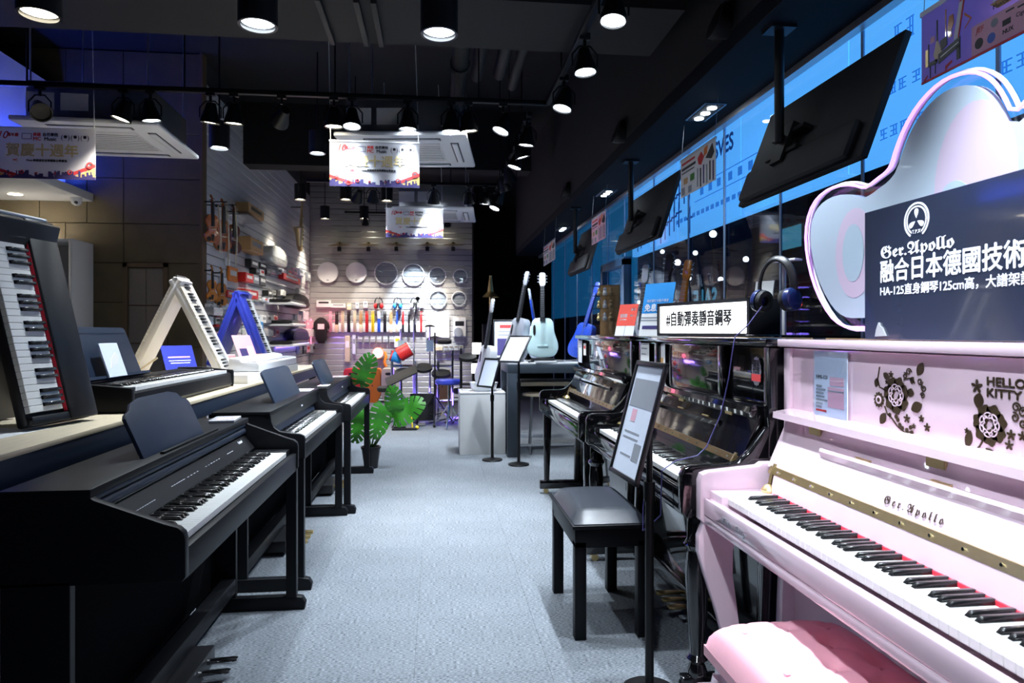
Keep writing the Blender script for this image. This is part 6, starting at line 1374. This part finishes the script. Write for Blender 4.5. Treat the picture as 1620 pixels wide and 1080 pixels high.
B().box(-.16, .16, -.25, -.20, .05, .42, bev=.01).obj('kick_tower', 'black_plastic', ek); B().box(-.05, .05, -.45, -.18, .01, .03, bev=.004).obj('kick_pedal', 'steel', ek)
B().box(-.44, -.40, .08, .12, .25, .75).box(.17, .19, -.09, -.07, .28, .70).obj('light_tube', 'led_violet', ek, smooth=0)
light('violet_glow', 'POINT', (0, .1, .35), (0, 0, 0), 2.2, (.18, .12, 1.0), ek, size=.1)
t = tripod('drum_stand', 'chrome hi-hat stand right of the drum kit', (at(688, 640, KY - .3).x, KY - .3, 0), 1.25, m='black_metal'); B().lathe([(.11, 1.18), (.03, 1.20), (.001, 1.205), (.001, 1.20), (.03, 1.195)], 24, cap=False).obj('cymbal', 'black_plastic', t)
t = tripod('drum_stand', 'chrome tom stand at the left of the drum kit with tags', (at(634, 640, KY + .2).x, KY + .2, 0), 1.30); B().box(-.04, .04, -.03, -.025, 1.0, 1.14).obj('price_tag', 'mint', t, smooth=0)
t = tripod('drum_stand', 'chrome cymbal stand behind the drum kit with a mint tag', (at(680, 620, KY + .3).x, KY + .3, 0), 1.36); B().box(-.05, .05, -.03, -.025, .98, 1.14).obj('price_tag', 'mint', t, smooth=0); B().lathe([(.10, 1.33), (.03, 1.36), (.001, 1.365), (.001, 1.36), (.03, 1.352)], 24, cap=False).obj('cymbal', 'black_plastic', t)
def throne(label, loc, h_, m='black_matte', r_=.16):
    t = thing('drum_throne', label, 'stool', loc, group='drum thrones'); B().lathe([(.001, h_ - .07), (r_ * .9, h_ - .07), (r_, h_ - .05), (r_, h_ - .015), (r_ * .9, h_), (.001, h_ + .006)], 28).obj('seat', m, t); B().cyl((0, 0, .15), (0, 0, h_ - .07), .016, n=10).obj('post', 'chrome', t)
    for a in range(3): c, s = math.cos(a * 2.094 + .4), math.sin(a * 2.094 + .4); B().tube([(0, 0, .30), (c * .26, s * .26, .015)], .011, 8).obj('leg', 'chrome', t)
p = at(612, 611, KY - .2); throne('small black drum throne left of the drum kit', (p.x, KY - .2, 0), p.z, r_=.13)
p = at(710, 603, 9.0); throne('dark blue drum throne behind the white plinth', (p.x, 9.0, 0), p.z + .03, 'blue_tent', .18)
p = at(740, 612, 9.2); throne('black lettered drum throne beside the dark blue one', (p.x, 9.25, 0), p.z - .02, 'black_matte', .20)
md = thing('music_stand', 'black music stand with tilted desk left of the drum kit', 'stand', (at(635, 640, 9.2).x, 9.2, 0)); q = at(633, 594, 9.2); B().box(-.22, .22, -.01, .01, -.12, .12, bev=.004).obj('desk', 'black_matte', md, (0, 0, q.z), (R(-65), R(-25), 0)); B().cyl((0, 0, .02), (0, 0, q.z), .012, n=8).obj('pole', 'black_metal', md)
for a in range(3): B().tube([(0, 0, .2), (.22 * math.cos(a * 2.094), .22 * math.sin(a * 2.094), .012)], .009, 6).obj('leg', 'black_metal', md)
pd = thing('kick_pedal', 'black kick pedal with an orange tip on the floor before the drum kit', 'pedal', (at(640, 678, 8.85).x, 8.85, 0)); B().box(-.16, .16, -.05, .05, .0, .03, bev=.006).box(-.14, .02, -.04, .04, .035, .05, bev=.004).obj('footboard', 'black_plastic', pd); B().cyl((.1, 0, .03), (.08, 0, .26), .009, n=8).sphere((.16, 0, .03), .025).obj('beater', 'yellow', pd)
# e-drum module rack at the right of the back wall
er = thing('electronic_rack', 'black electronic drum rack with white screens beside the back wall', 'drum kit', (at(752, 600, 8.6).x, 8.6, 0)); b = B()
for x in (-.18, .16): b.cyl((x, 0, .02), (x, 0, 1.05), .016, n=8)
b.cyl((-.2, 0, .9), (.2, 0, .9), .014, n=8).cyl((-.2, 0, .6), (.2, 0, .6), .014, n=8); b.obj('rack', 'black_metal', er)
B().box(-.04, .07, -.04, -.02, .98, 1.12).box(-.05, .08, -.05, -.03, .74, .86).obj('screen', 'lightbox', er, smooth=0); pad(er, (-.10, -.06, .92), (R(20), 0), .11); pad(er, (.12, -.06, .72), (R(20), 0), .12)
led = tag(B().box(.20, .62, 9.9, 9.93, .0, .025).obj('led_strip', 'led_violet'), 'violet LED strip on the floor behind the white plinth', 'light strip'); light('violet_glow', 'POINT', (.35, 9.5, .30), (0, 0, 0), 3, (.22, .12, 1.0), led, size=.1)
# dim stock in the dark room beyond the back wall
dkb = thing('brass_horn', 'golden brass horn standing in the dark beyond the back wall', 'horn', (1.0, 12.6, 0)); B().lathe([(.02, 1.95), (.03, 2.1), (.02, 2.3), (.06, 2.0), (.16, 1.9)], 18, cap=False).cyl((0, 0, 1.4), (0, 0, 2.3), .025, n=10).obj('bell', 'brass', dkb); B().box(-.15, .15, -.15, .15, 0, 1.4).obj('stand_case', 'black_matte', dkb)
